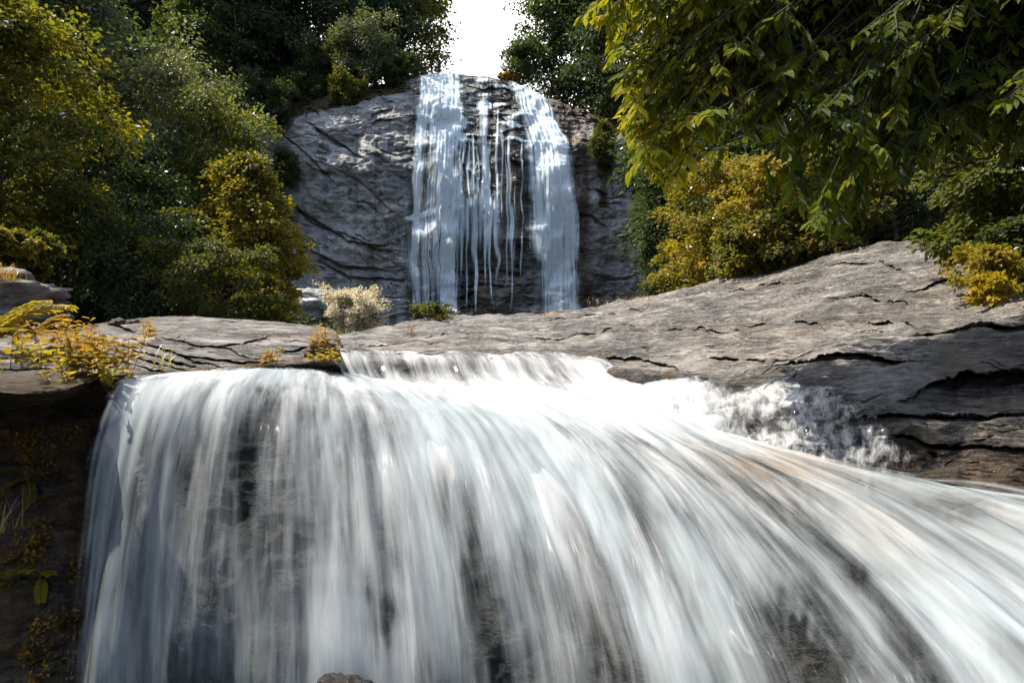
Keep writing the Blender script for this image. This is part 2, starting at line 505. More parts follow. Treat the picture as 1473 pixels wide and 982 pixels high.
# --- the cliff behind the tall fall
CPX = [60, 160, 250, 330, 400, 470, 540, 600, 660, 720, 800, 860, 910, 970, 1050, 1150]
_top = [215, 200, 184, 170, 156, 143, 126, 114, 110, 117, 148, 168, 180, 195, 205, 215]
def _rw(off, D): return ([a + o for a, o in zip(_top, off)], D)
k16 = lambda v: [v] * 16
CROWS = [
    ([491 - (491 - a) * 57 / 72 for a in _top], k16(72), [736.5 + (p - 736.5) * 57 / 72 for p in CPX]),
    (_top, [57, 57, 58, 58, 57, 56.5, 56.5, 57, 57.5, 57.5, 57.5, 57, 57, 56, 56, 55]),
    _rw([20, 20, 22, 22, 22, 24, 26, 26, 30, 30, 26, 22, 22, 22, 20, 20], [54, 54, 54, 53.5, 53.2, 52.8, 52.6, 53.0, 53.4, 53.4, 53.0, 53, 53, 53, 53, 53]),
    _rw([60, 60, 62, 62, 62, 66, 72, 84, 92, 90, 72, 62, 60, 60, 60, 60], [52, 52, 52, 52, 51.6, 51.2, 50.9, 50.6, 50.6, 50.5, 50.3, 50.8, 51.4, 52, 52, 52]),
    ([330, 330, 325, 322, 320, 318, 318, 318, 318, 318, 318, 318, 320, 322, 325, 330], [51, 51, 51, 51, 51.6, 51.8, 51.0, 50.0, 49.8, 49.6, 49.5, 50.2, 50.9, 51, 51, 51]),
    ([400, 400, 400, 400, 398, 396, 396, 396, 396, 396, 396, 396, 398, 400, 400, 400], [49.5, 49.5, 49.5, 49.8, 50.4, 51.2, 51.0, 50.3, 50.2, 50.0, 49.8, 50.0, 50.3, 50, 50, 50]),
    ([445, 445, 445, 445, 445, 442, 440, 440, 440, 440, 440, 442, 445, 445, 445, 445], [47.5, 47.5, 47.5, 47.8, 48.4, 49.2, 49.5, 49.6, 49.2, 49.2, 49.3, 49.4, 49, 48, 48, 48]),
    ([500] * 16, [45, 45, 45, 45, 46, 47, 47.5, 48, 47, 47, 48, 47, 46, 46, 46, 46]),
]
CCTRL = ctrl(CPX, CROWS)
CLIFF_CREASES = [
    ([(430, 168), (480, 200), (520, 225), (535, 240)], 10, 1.2),
    ([(395, 185), (430, 210), (470, 250), (490, 275)], 8, 0.7),
    ([(380, 245), (430, 300), (500, 345), (580, 365)], 16, 1.4),
    ([(370, 290), (420, 345), (490, 380), (590, 392)], 14, 1.2),
    ([(400, 270), (450, 320), (530, 350), (590, 352)], 8, 0.8),
    ([(440, 365), (500, 396), (590, 402)], 12, 1.0),
    ([(430, 415), (500, 420), (590, 428)], 10, 0.9),
    ([(470, 235), (520, 262), (560, 300), (590, 330)], 6, 0.5),
    ([(655, 118), (690, 128), (720, 126), (760, 138)], 7, 1.0),
    ([(650, 148), (700, 152), (760, 158)], 5, 0.8),
    ([(655, 162), (700, 168), (745, 164)], 6, 0.8),
    ([(660, 192), (690, 200), (720, 192), (750, 180)], 8, 0.9),
    ([(700, 160), (740, 178), (765, 190)], 10, 0.9),
    ([(645, 205), (665, 235), (690, 262), (720, 270)], 26, 1.4),
    ([(720, 215), (740, 230), (760, 240)], 12, 0.9),
    ([(570, 318), (600, 312), (650, 300), (690, 297), (730, 300)], 12, 0.7),
    ([(590, 395), (660, 390), (720, 388), (770, 396)], 8, 0.8),
    ([(620, 415), (690, 408), (760, 412)], 8, 0.7),
    ([(815, 300), (850, 310), (880, 330)], 18, 1.0),
    ([(860, 195), (878, 240), (885, 300), (895, 380)], 12, 0.6),
    ([(840, 390), (880, 398), (930, 395)], 14, 0.9),
]
def cliff_at(t, s):
    G = loft(CCTRL, 0, 0, t, s)
    PX, PY, D = G[..., 0], G[..., 1], G[..., 2]
    front = sstep(0.8, 1.15, t)[:, None]
    D = D - front * 1.1 * fbm(PX * 0.014, PY * 0.018, 0, 4, 21)
    D = carve(PX, PY, D, [(a_, b_, c_ * 0.7) for a_, b_, c_ in CLIFF_CREASES])
    shear = -95 * np.tanh((PX - 500) / 95) * (1 - sstep(560, 690, PX)) * sstep(200, 330, PY)
    D = D + front * strata(PX, PY, 23, 0.48, 31, 0.012, 1.9, shear, 0.12)
    D = D + front * strata(PX, PY, 8, 0.17, 37, 0.020, 1.9, shear, 0.0)
    W = P(PX, PY, D)
    n = fbm(W[..., 0] * 0.8, W[..., 1] * 0.8, W[..., 2] * 1.6, 4, 11)
    n2 = np.abs(fbm(W[..., 0] * 1.1, W[..., 1] * 0.5, W[..., 2] * 2.6, 4, 19))
    W[..., 1] -= (0.17 * n - 0.15 * n2) * front
    W[..., 2] += 0.12 * n
    return W, PX, PY
tt = np.concatenate([np.linspace(0, 0.85, 6), np.linspace(0.9, len(CROWS) - 1, 430)])
ss = np.concatenate([np.linspace(0, 2.9, 60), np.interp(np.linspace(330, 1000, 560), CPX, np.arange(16)), np.linspace(13.6, 15, 30)])
ss = np.unique(ss)
CW, CPXg, CPYg = cliff_at(tt, ss)
fall_zone = sstep(575, 600, CPXg) * (1 - sstep(835, 862, CPXg))
seep = np.clip(0.55 * sstep(-0.1, 0.5, noise3(CPXg * 0.05, CPYg * 0.006, 0, 71)) + 0.5 * sstep(300, 380, CPYg) * (1 - sstep(560, 620, CPXg)), 0, 1)
wet = np.clip(0.66 * fall_zone + 0.5 * seep * (CPXg > 380) + 0.25 * sstep(820, 850, CPXg), 0, 1)
moss = np.clip(0.9 * sstep(0, 12, 22 + np.interp(CPXg, CPX, _top) - CPYg) * ((CPXg < 590) | (CPXg > 810)) * (CPYg < 400)
               + 0.75 * np.exp(-((CPXg - 868) / 14) ** 2) * (CPYg < 300) + 0.6 * np.exp(-((CPXg - 400) / 26) ** 2) * (CPYg < 320)
               + 0.5 * np.exp(-((CPYg - 435) / 10) ** 2) * (CPXg > 720), 0, 1)
cliff = new_obj("cliff", grid_mesh(CW, {"wet": wet, "moss": moss}, "cliff"), M['cliff'])
tag(cliff, "tall grey layered rock face behind the waterfall", "cliff", None, "structure")

# --- tall waterfall: sheet that leaves the cliff ledges and hangs clear below them
fall = thing("waterfall", "tall white waterfall dropping in two veils over the grey cliff", "waterfall", P(712, 450, 49))
def veil(name, left, right, envf, seed, n_c=260, n_r=340, off=0.16, mat=None, ledge=None):
    t = np.linspace(0.55, 6.35, n_r)
    pys_guess = np.interp(t, np.arange(8), CCTRL[:, 8, 1])
    lo = np.interp(pys_guess, [p[0] for p in left], [p[1] for p in left])
    hi = np.interp(pys_guess, [p[0] for p in right], [p[1] for p in right])
    u = np.linspace(0, 1, n_c)
    PXw = lo[:, None] + (hi - lo)[:, None] * u[None, :]
    S = np.interp(PXw, CPX, np.arange(16))
    W = np.zeros((n_r, n_c, 3)); PYw = np.zeros((n_r, n_c))
    base_s = np.interp(np.linspace(lo.min() - 2, hi.max() + 2, n_c * 2), CPX, np.arange(16))
    Wb, PXb, PYb = cliff_at(t, base_s)
    for i in range(n_r):
        j = np.interp(S[i], base_s, np.arange(len(base_s)))
        j0 = np.clip(j.astype(int), 0, len(base_s) - 2); f = (j - j0)
        W[i] = Wb[i, j0] * (1 - f)[:, None] + Wb[i, j0 + 1] * f[:, None]
        PYw[i] = PYb[i, j0] * (1 - f) + PYb[i, j0 + 1] * f
    Y = W[..., 1] - off
    for i in range(1, n_r):
        Y[i] = np.minimum(Y[i], Y[i - 1] + 0.012)
    for _ in range(6):
        Y[:, 1:-1] = np.minimum(Y[:, 1:-1], (Y[:, :-2] + Y[:, 1:-1] * 2 + Y[:, 2:]) / 4)
    for _ in range(10):
        Y[1:-1] = np.minimum(Y[1:-1], (Y[:-2] + Y[1:-1] + Y[2:]) / 3)
    for _ in range(8):
        Y[:, 1:-1] = (Y[:, :-2] + Y[:, 1:-1] * 2 + Y[:, 2:]) / 4
        Y[1:-1] = (Y[:-2] + Y[1:-1] * 2 + Y[2:]) / 4
    Y -= 0.12
    m = (u * (hi - lo).mean())[None, :] * np.ones((n_r, 1))           # px across
    vv = PYw
    Y = Y - 0.10 * noise3(m * 0.25, vv * 0.01, 0, seed)
    W[..., 1] = Y
    s1 = noise3(m * 0.20, vv * 0.006, 0, seed + 1)
    s2 = noise3(m * 0.50, vv * 0.010, 0, seed + 2)
    s3 = noise3(m * 0.10, vv * 0.012, 0, seed + 3)
    foam = envf(u[None, :], PXw + 5 * noise3(PXw * 0.05, vv * 0.02, 0, seed + 6), vv)
    foam = foam * (1.12 + 0.8 * s1 + 0.55 * s2 + 0.55 * s3)
    if ledge is not None: foam = foam + ledge(PXw, vv)
    rag = 0.10 * noise3(vv * 0.05, m * 0.02, 0, seed + 8) + 0.05 * noise3(vv * 0.2, m * 0.1, 0, seed + 9)
    edge = sstep(0.02, 0.16, u[None, :] + rag) * (1 - sstep(0.86, 0.98, u[None, :] + rag))
    foam = sstep(0.10, 0.92, foam) * edge * (1 - sstep(446, 456, vv))
    flow = np.stack([m * 0.05, vv * 0.05, 0 * m], -1)
    W = W - np.array(fall.location)
    return new_obj(name, grid_mesh(W, {"foam": foam, "flow": flow}, name), mat, fall)

def fallwater_mat(name):
    m, nt, out = mat_new(name)
    b = NB(nt)
    fl = b.attr("flow", "Vector")
    foam = b.attr("foam")
    n1 = b.noise(b.vscale(fl, (14, 0.9, 1)), 1.0, 4, 0.6)
    a = b.math('MULTIPLY', foam, b.mapr(n1, 0.3, 0.62, 0.45, 1.2))
    a = b.mapr(a, 0.05, 0.80, 0.0, 0.97)
    b.l(b.mixsh(a, clear_shader(b, (0.92, 0.95, 0.97), 0.05, 0.3), foam_shader(b, (0.80, 0.90, 0.98), 0.4)), out.inputs[0])
    return m
M['fall'] = fallwater_mat("falling_water")
g = lambda x, c, w: np.exp(-((x - c) / w) ** 2)
def env_left(u, X, Y):
    low = sstep(310, 350, Y)
    top = 1 - sstep(195, 215, Y)
    c1 = np.interp(Y, [110, 200, 300, 450], [612, 604, 601, 598])
    c2 = np.interp(Y, [110, 200, 300, 450], [640, 645, 645, 645])
    c3 = np.interp(Y, [110, 200, 300, 450], [622, 628, 622, 618])
    e = (1.0 - 0.45 * low) * g(X, c1, 6.5 - 1.5 * low) + 1.25 * g(X, c2, 11 - 1.5 * low) + (0.46 - 0.15 * low) * g(X, c3, 12) + 0.35 * g(X, 660, 7) * (1 - low)
    e = e + top * 1.0 * np.exp(-((X - 628 - 0.12 * (Y - 115)) / (24 + 0.14 * (Y - 110))) ** 4) * (0.25 + 0.8 * sstep(-0.25, 0.25, noise3(X * 0.025, Y * 0.13, 0, 5)))
    e = e + 0.30 * sstep(310, 330, Y) * (X < 662) * (1 - 0.5 * sstep(400, 440, Y))
    return e
def led_left(X, Y):
    yc = np.interp(X, [575, 600, 640, 700, 740], [317, 314, 302, 298, 300])
    return 0.9 * g(Y, yc, 3.0) * sstep(578, 590, X) * (1 - sstep(650, 690, X))
def env_mid(u, X, Y):
    e = 0.0 * X
    for c, w, s, y0, y1 in ((655, 3, .8, 180, 330), (668, 2.5, .6, 200, 300), (682, 3, .5, 200, 400), (697, 5, .85, 150, 330), (705, 3, .7, 215, 390),
                            (722, 2, .7, 190, 330), (733, 2.5, .75, 200, 395), (690, 12, .3, 290, 380), (712, 12, .35, 290, 390), (670, 12, .25, 290, 370), (742, 2, .35, 250, 420), (676, 1.6, .6, 212, 330), (688, 1.4, .6, 215, 330), (716, 1.5, .6, 160, 430), (728, 1.5, .5, 210, 440), (700, 1.5, .5, 240, 430), (664, 2, .6, 200, 420), (752, 1.5, .5, 200, 430), (688, 32, .13, 290, 450), (686, 1.8, .55, 260, 470), (709, 1.6, .55, 280, 480), (737, 1.8, .5, 300, 480), (672, 2.2, .5, 300, 470)):
        e = e + s * np.exp(-((X - c - 2 * noise3(Y * 0.02, c, 0, 9)) / w) ** 2) * sstep(y0 - 12, y0 + 4, Y) * (1 - sstep(y1 - 60, y1, Y))
    led = (1 - sstep(200, 215, Y)) * sstep(108, 116, Y)
    e = e + led * 0.7 * sstep(0.05, 0.5, noise3(X * 0.025, Y * 0.16, 0, 15))
    return e
def env_right(u, X, Y):
    c = np.interp(Y, [110, 130, 200, 300, 450], [752, 762, 788, 794, 802])
    w = np.interp(Y, [110, 130, 160, 230, 300, 450], [15, 22, 25, 29, 30, 30]) * (1 + 0.22 * noise3(Y * 0.03, 0 * Y, 0, 12) + 0.12 * noise3(Y * 0.12, 0 * Y, 0, 13))
    e = np.clip(1.1 * np.exp(-np.abs((X - c) / w) ** 3) + 0.3 * np.exp(-((X - c - 12) / 9) ** 2), 0, 1.2)
    low = sstep(330, 400, Y)
    return e * (1 - 0.45 * low * (X < c - 2)) 
veil("water_veil", [(110, 594), (200, 584), (300, 574), (320, 568), (460, 580)], [(110, 690), (200, 690), (300, 690), (460, 680)], env_left, 101, 240, 340, 0.20, M['fall'], led_left)
veil("water_threads", [(110, 640), (460, 645)], [(110, 770), (460, 765)], env_mid, 202, 280, 340, 0.12, M['fall'])
veil("water_veil", [(110, 725), (135, 728), (200, 748), (460, 752)], [(110, 775), (130, 798), (200, 826), (300, 836), (460, 842)], env_right, 303, 240, 340, 0.22, M['fall'])

# --- right bank slab
SPX = [430, 490, 600, 700, 800, 900, 1000, 1100, 1200, 1300, 1400, 1473, 1700, 2200]
top_py = [492, 484, 463, 455, 453, 436, 416, 397, 374, 354, 356, 362, 352, 340]
top_D = [9, 10, 13, 14, 14, 13.5, 13, 12.2, 11.3, 10.4, 9.6, 9.2, 8.6, 8.4]
SROWS = [
    ([p + 70 for p in top_py], [d + 1.8 for d in top_D], [736.5 + (p - 736.5) * d / (d + 1.8) for p, d in zip(SPX, top_D)]),
    ([p + 6 for p in top_py], [d + 0.9 for d in top_D], [736.5 + (p - 736.5) * d / (d + 0.9) for p, d in zip(SPX, top_D)]),
    (top_py, top_D),
    ([499, 493, 483, 478, 474, 462, 450, 438, 425, 412, 408, 412, 410, 400], [7.6, 8, 9.5, 10, 10, 9.7, 9.3, 8.8, 8.2, 7.6, 7.1, 6.8, 6.3, 6.2]),
    ([508, 506, 500, 498, 498, 494, 489, 484, 479, 472, 466, 460, 450, 440], [6.7, 6.9, 7.5, 7.6, 7.6, 7.4, 7.0, 6.6, 6.1, 5.7, 5.3, 5.1, 4.8, 4.7]),
    ([519, 517, 516, 518, 522, 532, 532, 530, 528, 528, 530, 530, 530, 530], [6.2, 6.3, 6.5, 6.45, 6.3, 6.0, 5.7, 5.35, 5.0, 4.7, 4.45, 4.3, 4.05, 3.9]),
    ([550, 549, 548, 549, 552, 558, 562, 566, 572, 582, 592, 600, 615, 640], [5.9, 5.95, 6.05, 6.0, 5.85, 5.5, 5.2, 4.85, 4.5, 4.2, 3.95, 3.8, 3.6, 3.5]),
    ([575, 572, 568, 568, 576, 592, 606, 620, 634, 648, 664, 676, 700, 740], [5.8, 5.8, 5.9, 5.8, 5.6, 5.15, 4.75, 4.4, 4.1, 3.85, 3.62, 3.5, 3.3, 3.2]),
    ([620, 610, 600, 600, 612, 634, 655, 676, 695, 714, 734, 748, 780, 830], [5.8, 5.8, 5.85, 5.75, 5.4, 4.95, 4.5, 4.15, 3.85, 3.6, 3.4, 3.3, 3.1, 3.0]),
    ([720, 710, 700, 700, 712, 734, 755, 786, 815, 840, 870, 890, 930, 990], [5.8, 5.8, 5.85, 5.75, 5.4, 4.95, 4.5, 4.15, 3.85, 3.6, 3.4, 3.3, 3.1, 3.0]),
]
SCTRL = ctrl(SPX, SROWS)
SLAB_CREASES = [
    ([(1100, 530), (1150, 520), (1200, 515), (1265, 513), (1345, 522)], 18, 0.60),
    ([(1280, 585), (1330, 555), (1390, 538), (1473, 530), (1650, 520)], 46, 0.55),
    ([(770, 524), (830, 513), (880, 508), (930, 514), (980, 528), (1010, 542)], 12, 0.45),
    ([(745, 492), (790, 487), (840, 480), (890, 469), (940, 470)], 11, 0.50),
    ([(755, 463), (830, 456), (880, 451), (950, 452)], 8, 0.60),
    ([(1010, 516), (1060, 514), (1110, 524)], 8, 0.35),
    ([(1300, 494), (1345, 481), (1410, 468), (1473, 462), (1600, 452)], 24, 0.50),
    ([(1180, 432), (1240, 427), (1320, 441)], 8, 0.5),
    ([(1295, 417), (1340, 409), (1390, 405)], 9, 0.4),
    ([(1030, 421), (1090, 410), (1170, 404)], 9, 0.7),
    ([(1210, 602), (1320, 590), (1400, 588), (1520, 595)], 12, 0.30),
    ([(1180, 625), (1300, 622), (1473, 640), (1600, 650)], 10, 0.2),
    ([(950, 480), (1010, 474), (1080, 482)], 7, 0.4),
    ([(1060, 465), (1130, 462), (1200, 470)], 8, 0.4),
    ([(1240, 466), (1300, 462), (1340, 470)], 7, 0.35),
    ([(560, 488), (640, 480), (700, 484)], 6, 0.4),
    ([(500, 500), (580, 496), (650, 502)], 6, 0.4),
    ([(1180, 385), (1250, 380), (1330, 386)], 6, 0.5),
]
def slab_at(t, s):
    G = loft(SCTRL, 0, 0, t, s)
    PX, PY, D = G[..., 0], G[..., 1], G[..., 2]
    fr = sstep(1.9, 2.3, t)[:, None]
    D = carve(PX, PY, D, [(a_, b_, c_ * (0.62 if b_ < 14 else 1.0)) for a_, b_, c_ in SLAB_CREASES])
    k = (D / 7.0)
    D = D + fr * k * strata(PX, PY + 0.03 * (PX - 900), 21, 0.12, 131, 0.007, 1.8, None, 0.45)
    D = D + fr * k * strata(PX, PY - 0.05 * (PX - 900), 6.5, 0.055, 137, 0.012, 1.6, None, 0.2)
    W = P(PX, PY, D)
    n = fbm(W[..., 0] * 0.7, W[..., 1] * 0.7, 0, 3, 51)
    n2 = fbm(W[..., 0] * 3.0, W[..., 1] * 5.0, W[..., 2] * 9.0, 4, 61)
    n3 = fbm(W[..., 0] * 1.6, W[..., 1] * 3.2, 0, 4, 57)
    W[..., 2] += 0.08 * n + 0.024 * n2 + 0.055 * n3
    W[..., 2] -= 0.16 * sstep(5.1, 5.6, t)[:, None] * (1 - sstep(860, 960, PX))
    return W, PX, PY
st = np.concatenate([np.linspace(0, 1.9, 12), np.linspace(1.95, 8, 400), np.linspace(8.05, 9, 8)])
sst = np.concatenate([np.interp(np.linspace(430, 1490, 680), SPX, np.arange(14)), np.linspace(11.2, 13, 50)])
sst = np.unique(sst)
SW, SPXg, SPYg = slab_at(st, sst)
wl_py = np.interp(SPXg, [430, 600, 800, 900, 1000, 1180, 1260, 1473, 1700], [516, 512, 514, 540, 546, 548, 590, 640, 690])
wet = sstep(-20, 14, SPYg - wl_py + 5 * noise3(SPXg * 0.02, 0, 0, 4)) * 0.98
wet = np.maximum(wet, 0.62 * sstep(1270, 1400, SPXg + (SPYg - 500) * 0.6) * sstep(440, 500, SPYg))  # also darker and browner towards the lower far right
wet = np.maximum(wet, 0.45 * sstep(0.2, 0.6, fbm(SPXg * 0.008, SPYg * 0.02, 0, 3, 77)))
moss = 0.35 * sstep(0.25, 0.6, fbm(SPXg * 0.01, SPYg * 0.03, 0, 3, 79)) + 0.45 * g(SPYg, wl_py - 2, 6) * sstep(880, 930, SPXg) * (SPXg < 1260)
slab = new_obj("rock_slab", grid_mesh(SW, {"wet": wet, "moss": np.clip(moss, 0, 1)}, "rock_slab"), M['slab'])
tag(slab, "broad grey layered bedrock slab sloping up on the right bank", "rock slab", None, None)

# --- left ledge
LPX = [-700, -300, 0, 90, 150, 230, 330, 430, 478, 492, 500]
LROWS = [
    ([560, 560, 560, 560, 540, 530, 530, 530, 540, 560, 580], [9, 10, 10.5, 10.5, 10.5, 11, 11, 11, 10, 9, 8.8]),
    ([430, 455, 472, 476, 468, 459, 461, 470, 478, 500, 530], [7.5, 8.0, 8.2, 8.3, 8.6, 9.2, 9.4, 9.0, 8.2, 7.8, 7.6]),
    ([470, 488, 500, 498, 489, 478, 478, 484, 492, 512, 540], [5.4, 5.6, 5.8, 5.9, 6.3, 6.8, 6.9, 6.8, 6.6, 6.5, 6.5]),
    ([520, 524, 528, 522, 514, 507, 506, 504, 506, 525, 560], [4.0, 4.1, 4.2, 4.35, 4.6, 5.1, 5.5, 5.7, 5.6, 5.6, 5.6]),
    ([560, 560, 556, 552, 542, 537, 530, 520, 518, 535, 570], [3.15, 3.2, 3.25, 3.3, 3.65, 4.2, 4.6, 4.95, 5.0, 5.1, 5.2]),
    ([580, 580, 575, 570, 556, 548, 540, 530, 528, 545, 580], [3.2, 3.25, 3.3, 3.35, 3.7, 4.25, 4.65, 5.0, 5.05, 5.15, 5.25]),
    ([610, 610, 604, 596, 580, 568, 560, 550, 548, 565, 600], [3.7, 3.75, 3.8, 3.85, 4.0, 4.5, 4.9, 5.2, 5.2, 5.3, 5.3]),
    ([700, 700, 690, 680, 660, 640, 620, 600, 600, 620, 640], [3.9, 3.95, 4.0, 4.0, 4.15, 4.6, 5.0, 5.3, 5.3, 5.4, 5.4]),
]
LCTRL = ctrl(LPX, LROWS)
LEDGE_CREASES = [
    ([(140, 478), (190, 488), (250, 505), (300, 522), (345, 540)], 8, 0.40),
    ([(150, 488), (200, 502), (260, 520), (300, 535)], 8, 0.40),
    ([(160, 502), (205, 514), (250, 528), (280, 540)], 7, 0.30),
    ([(165, 515), (200, 524), (250, 540)], 6, 0.25),
    ([(200, 482), (270, 492), (320, 500), (360, 512), (400, 520)], 6, 0.40),
    ([(230, 505), (290, 512), (350, 522), (420, 518)], 8, 0.35),
    ([(300, 498), (350, 490), (400, 478)], 5, 0.35),
    ([(150, 462), (175, 468), (200, 476)], 12, 0.7),
    ([(0, 500), (60, 505), (140, 520)], 8, 0.3),
    ([(-60, 525), (30, 530), (100, 534)], 9, 0.3),
    ([(395, 505), (430, 500), (478, 500)], 10, 0.3),
]
def ledge_at(t, s):
    G = loft(LCTRL, 0, 0, t, s)
    PX, PY, D = G[..., 0], G[..., 1], G[..., 2]
    fr = sstep(0.9, 1.2, t)[:, None]
    D = carve(PX, PY, D, [(a_, b_, c_ * 0.75) for a_, b_, c_ in LEDGE_CREASES])
    k = D / 6.0
    D = D + fr * k * strata(PX, PY - 0.12 * (PX - 200), 13, 0.15, 231, 0.010, 2.0, None, 0.2)
    D = D + fr * k * strata(PX, PY - 0.16 * (PX - 200), 5, 0.05, 237, 0.016, 2.0, None, 0.05)
    W = P(PX, PY, D)
    n = fbm(W[..., 0] * 0.9, W[..., 1] * 0.9, 0, 3, 251)
    n2 = fbm(W[..., 0] * 4.0, W[..., 1] * 6.0, W[..., 2] * 10.0, 4, 261)
    W[..., 2] += 0.03 * n + 0.014 * n2
    return W, PX, PY
lt = np.concatenate([np.linspace(0, 0.95, 8), np.linspace(1, 7, 300)])
lst = np.unique(np.concatenate([np.linspace(0, 1.9, 40), np.interp(np.linspace(-60, 500, 420), LPX, np.arange(11))]))
LW, LPXg, LPYg = ledge_at(lt, lst)
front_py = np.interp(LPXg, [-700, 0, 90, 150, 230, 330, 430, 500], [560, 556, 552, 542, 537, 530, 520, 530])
wet = 0.9 * sstep(-12, 8, LPYg - front_py) + 0.62 * sstep(165, 60, LPXg) * sstep(480, 520, LPYg)  # wet along the front edge; the left end is dappled tree shade painted dark
moss = 0.7 * sstep(0.1, 0.5, fbm(LPXg * 0.012, LPYg * 0.04, 0, 3, 88)) * sstep(-60, -10, LPYg - front_py)
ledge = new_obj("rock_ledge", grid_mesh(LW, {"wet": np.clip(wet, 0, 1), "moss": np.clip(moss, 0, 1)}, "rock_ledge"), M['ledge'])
tag(ledge, "low grey layered rock ledge left of the stream above the dark hollow", "rock ledge")

# --- dark bank under the ledge, left of the near fall
BPX = [-900, -300, 0, 60, 110, 160, 260]
BROWS = [
    ([600, 600, 596, 592, 585, 575, 575], [3.9, 3.9, 3.9, 3.92, 3.95, 4.05, 4.2]),
    ([650, 650, 650, 650, 650, 650, 650], [3.95, 3.9, 3.9, 3.9, 3.9, 3.95, 4.1]),
    ([720, 720, 725, 725, 725, 725, 730], [3.8, 3.8, 3.8, 3.8, 3.8, 3.8, 3.9]),
    ([800, 800, 810, 810, 810, 810, 810], [3.6, 3.6, 3.6, 3.6, 3.65, 3.7, 3.8]),
    ([900, 900, 910, 910, 910, 910, 910], [3.35, 3.35, 3.35, 3.4, 3.45, 3.5, 3.6]),
    ([1100, 1100, 1100, 1100, 1100, 1100, 1100], [3.0, 3.0, 3.05, 3.1, 3.2, 3.25, 3.4]),
    ([1350] * 7, [2.7, 2.7, 2.8, 2.9, 3.0, 3.1, 3.2]),
]
G = loft(ctrl(BPX, BROWS), 240, 260, None, np.unique(np.concatenate([np.linspace(0, 1.9, 50), np.interp(np.linspace(-60, 260, 210), BPX, np.arange(7))])))
BW = P(G[..., 0], G[..., 1], G[..., 2])
n = fbm(BW[..., 0] * 2.2, BW[..., 1] * 2.2, BW[..., 2] * 3.2, 5, 301, 0.55)
BW[..., 1] -= 0.14 * n + 0.05 * np.abs(fbm(BW[..., 0] * 7, BW[..., 1] * 7, BW[..., 2] * 9, 3, 305))
BW[..., 0] += 0.05 * n
bank = new_obj("stream_bank", grid_mesh(BW, {"wet": 0.35 + 0 * n, "moss": np.clip(0.45 + 0.5 * n, 0, 1)}, "stream_bank"), M['bank'])
tag(bank, "dark damp rock bank in the hollow left of the near cascade", "rock bank", None, "structure")

# ------------------------------------------------------------------ near cascade
# columns are stream lines, rows go from the pool over the lip and down
NC = [
    # (upstream ............................ lip ........................ down)
    [(178, 541, 4.0), (172, 545, 3.75), (162, 552, 3.55), (146, 590, 3.38), (126, 660, 3.24), (108, 760, 3.13), (92, 880, 3.05), (80, 1010, 3.0), (64, 1250, 2.9)],
    [(275, 537, 4.4), (268, 541, 4.05), (255, 549, 3.72), (236, 585, 3.45), (218, 665, 3.28), (204, 770, 3.14), (194, 885, 3.05), (188, 1010, 2.98), (182, 1250, 2.9)],
    [(385, 526, 5.0), (378, 534, 4.5), (368, 556, 3.98), (356, 592, 3.55), (346, 670, 3.30), (340, 775, 3.12), (336, 890, 3.0), (334, 1010, 2.92), (330, 1250, 2.85)],
    [(470, 530, 5.3), (472, 544, 4.7), (478, 566, 4.12), (486, 600, 3.66), (496, 675, 3.32), (506, 780, 3.08), (514, 890, 2.92), (520, 1010, 2.82), (526, 1250, 2.75)],
    [(560, 548, 5.5), (575, 556, 4.95), (600, 573, 4.3), (630, 606, 3.78), (662, 680, 3.34), (690, 785, 3.02), (712, 895, 2.82), (728, 1010, 2.68), (742, 1250, 2.55)],
    [(670, 556, 5.6), (695, 564, 5.05), (732, 586, 4.35), (780, 622, 3.76), (832, 695, 3.22), (876, 795, 2.82), (912, 900, 2.56), (942, 1010, 2.38), (970, 1250, 2.2)],
    [(800, 562, 5.5), (828, 577, 4.9), (868, 608, 4.25), (925, 648, 3.62), (992, 715, 3.02), (1058, 805, 2.54), (1112, 905, 2.24), (1160, 1010, 2.02), (1210, 1250, 1.75)],
    [(930, 588, 5.0), (955, 604, 4.55), (998, 632, 4.02), (1062, 666, 3.44), (1145, 725, 2.84), (1235, 806, 2.32), (1320, 900, 1.95), (1400, 1010, 1.68), (1500, 1250, 1.4)],
    [(1040, 622, 4.45), (1070, 634, 4.15), (1120, 652, 3.78), (1190, 680, 3.3), (1285, 728, 2.76), (1395, 796, 2.27), (1520, 885, 1.88), (1650, 1000, 1.58), (1850, 1250, 1.25)],
    [(1140, 652, 4.1), (1175, 660, 3.9), (1230, 672, 3.62), (1310, 694, 3.22), (1420, 732, 2.76), (1560, 790, 2.30), (1730, 880, 1.9), (1930, 1010, 1.58), (2250, 1250, 1.3)],
    [(1240, 686, 3.75), (1280, 690, 3.62), (1345, 697, 3.42), (1440, 712, 3.1), (1570, 742, 2.72), (1740, 795, 2.32), (1960, 880, 1.95), (2230, 1010, 1.6), (2600, 1250, 1.35)],
    [(1370, 715, 3.45), (1420, 716, 3.35), (1500, 720, 3.2), (1610, 732, 2.95), (1760, 760, 2.65), (1960, 810, 2.3), (2200, 890, 2.0), (2500, 1020, 1.7), (2900, 1260, 1.45)],
]
NCTRL = np.swapaxes(np.asarray(NC, float), 0, 1)      # rows, cols
def near_grid(nr, nc, push=0.0, s=None):
    G = loft(NCTRL, nr, nc, None, s)
    return P(G[..., 0], G[..., 1], G[..., 2]), G[..., 0], G[..., 1]

def spots(U, V, lst, z=0):
    a = 0 * U
    for u, v, ru, rv, w in lst:
        wob = 0.5 * ru * noise3(V * 0.03, u * 0.7, 0, 3)
        a = a + w * np.exp(-np.abs((U - u - wob) / ru) ** 2 - np.abs((V - v) / (1.25 * rv)) ** 1.6) * (0.8 + 0.45 * noise3(U * 0.10, V * 0.010, u, 4))
    return a

